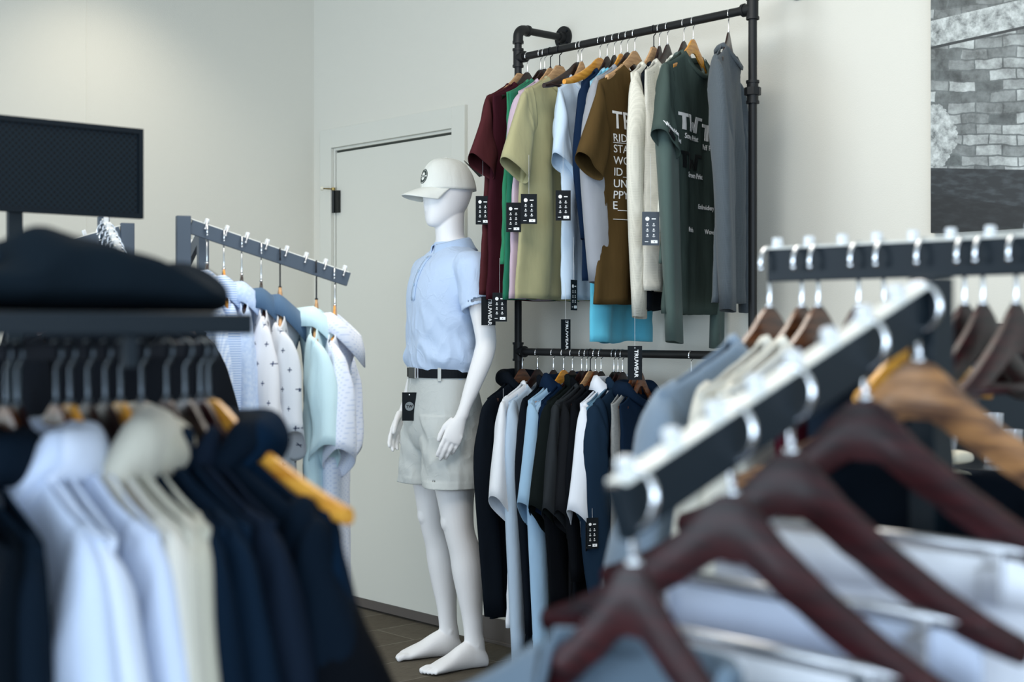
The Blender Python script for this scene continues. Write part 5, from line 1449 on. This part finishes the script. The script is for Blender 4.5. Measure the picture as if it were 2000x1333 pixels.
sgn = empty('sign_stand', ((sx0 + sg_p.x) / 2, sg_p.y, 0), 0, 'dark rectangular perforated sign panel on a square post behind the shelf rack', 'sign stand')
W2 = (sg_p.x - sx0) / 2
zt_, zb_ = EYE + 387 / FPX * 2.85, EYE + 212 / FPX * 2.85
mb = MB(); mb.box((0, -.001, (zt_ + zb_) / 2), (2 * W2 - .02, .004, zt_ - zb_ - .02)); mb.build('panel', M_perf, sgn)
mb = MB()
for z in (zt_ - .005, zb_ + .005): mb.box((0, 0, z), (2 * W2, .014, .010))
for x in (-W2 + .005, W2 - .005): mb.box((x, 0, (zt_ + zb_) / 2), (.010, .014, zt_ - zb_ - .02))
mb.build('frame', pmat('dark_frame', srgb(10, 20, 28), .5, spec=.15), sgn)
mb = MB(); mb.box((0, .012, zb_ / 2 + .03), (.028, .012, zb_ + .06)); mb.build('post', M_darkslate, sgn, bev=.001)
mb = MB(); mb.box((0, .0, .006), (.34, .34, .012)); mb.build('base', M_darkslate, sgn, bev=.002)

# ------------------------------------------------------------------ things low at the right, behind the front rack
tb = ray_plane(1830, 905, (2.9, 0), (2.9, 1))
table = empty('display_table', (3.05, 1.52, 0), 0, 'dark display table with clear tumblers and a raised back panel at the far right', 'table')
mb = MB(); mb.box((0, 0, .935), (.62, .98, .03)); mb.build('tabletop', M_blackhook, table, bev=.003)
mb = MB(); mb.box((.30, 0, 1.105), (.02, .98, .31)); mb.build('back_panel', M_darkslate, table, bev=.002)
mb = MB(); mb.box((0, 0, .60), (.56, .92, .60)); mb.build('cabinet_body', pmat('deep_teal_panel', srgb(18, 42, 56), .45), table, bev=.003)
for sx in (-1, 1):
    for sy in (-1, 1):
        mb = MB(); mb.box((sx * .25, sy * .42, .15), (.04, .04, .30)); mb.build('leg', M_blackhook, table, bev=.002)
M_glass = pmat('clear_glass', (.95, .97, 1, 1), .05, trans=.85)
for k, (dx, dy, h, r_, lb_) in enumerate(((-.22, .28, .07, .022, 'small clear tumbler at the far corner of the dark display table'), (-.2, .12, .10, .028, 'taller clear tumbler on the dark display table'), (-.24, -.02, .06, .03, 'wide clear tumbler on the dark display table'), (-.16, -.14, .11, .024, 'slim clear tumbler on the dark display table'), (-.22, -.26, .08, .03, 'clear tumbler closest to the right border on the dark table'))):
    mb = MB(); n = 24; rings = []
    for z, rr in ((0, r_ * .8), (h, r_), (h, r_ * .92), (.006, r_ * .72)): rings.append([(rr * math.cos(2 * PI * j / n), rr * math.sin(2 * PI * j / n), z) for j in range(n)])
    mb.loft(rings); o = mb.build('glass_tumbler', M_glass, None, auto=40); o.location = (3.05 + dx, 1.72 + dy * .6, .951); tag(o, lb_, 'tumbler', 'tumblers on the dark table')
st = Vector((2.62, 1.62))
t2 = empty('display_cube_table', (2.45, 1.60, 0), 0, 'dark low table carrying a stack of cream sweaters behind the front rack', 'table')
mb = MB(); mb.box((0, 0, .79), (.42, .42, .03)); mb.build('tabletop', M_blackhook, t2, bev=.003)
for sx in (-1, 1):
    for sy in (-1, 1):
        mb = MB(); mb.box((sx * .18, sy * .18, .3875), (.03, .03, .775)); mb.build('leg', M_blackhook, t2, bev=.002)
for k in range(6):
    zz = .806 + k * .034
    o = blob_cloth('folded_sweater', 'cream folded sweater, %s of the stack on the dark low table' % ('lowest', 'second from the bottom', 'third from the bottom', 'third from the top', 'second from the top', 'topmost')[k], 'sweater', (2.45, 1.60, zz), (.15, .12, .0165), fabric((206, 198, 178)), 5 + k, rz=R(4 * (k % 3) - 4), group='stack of cream sweaters')
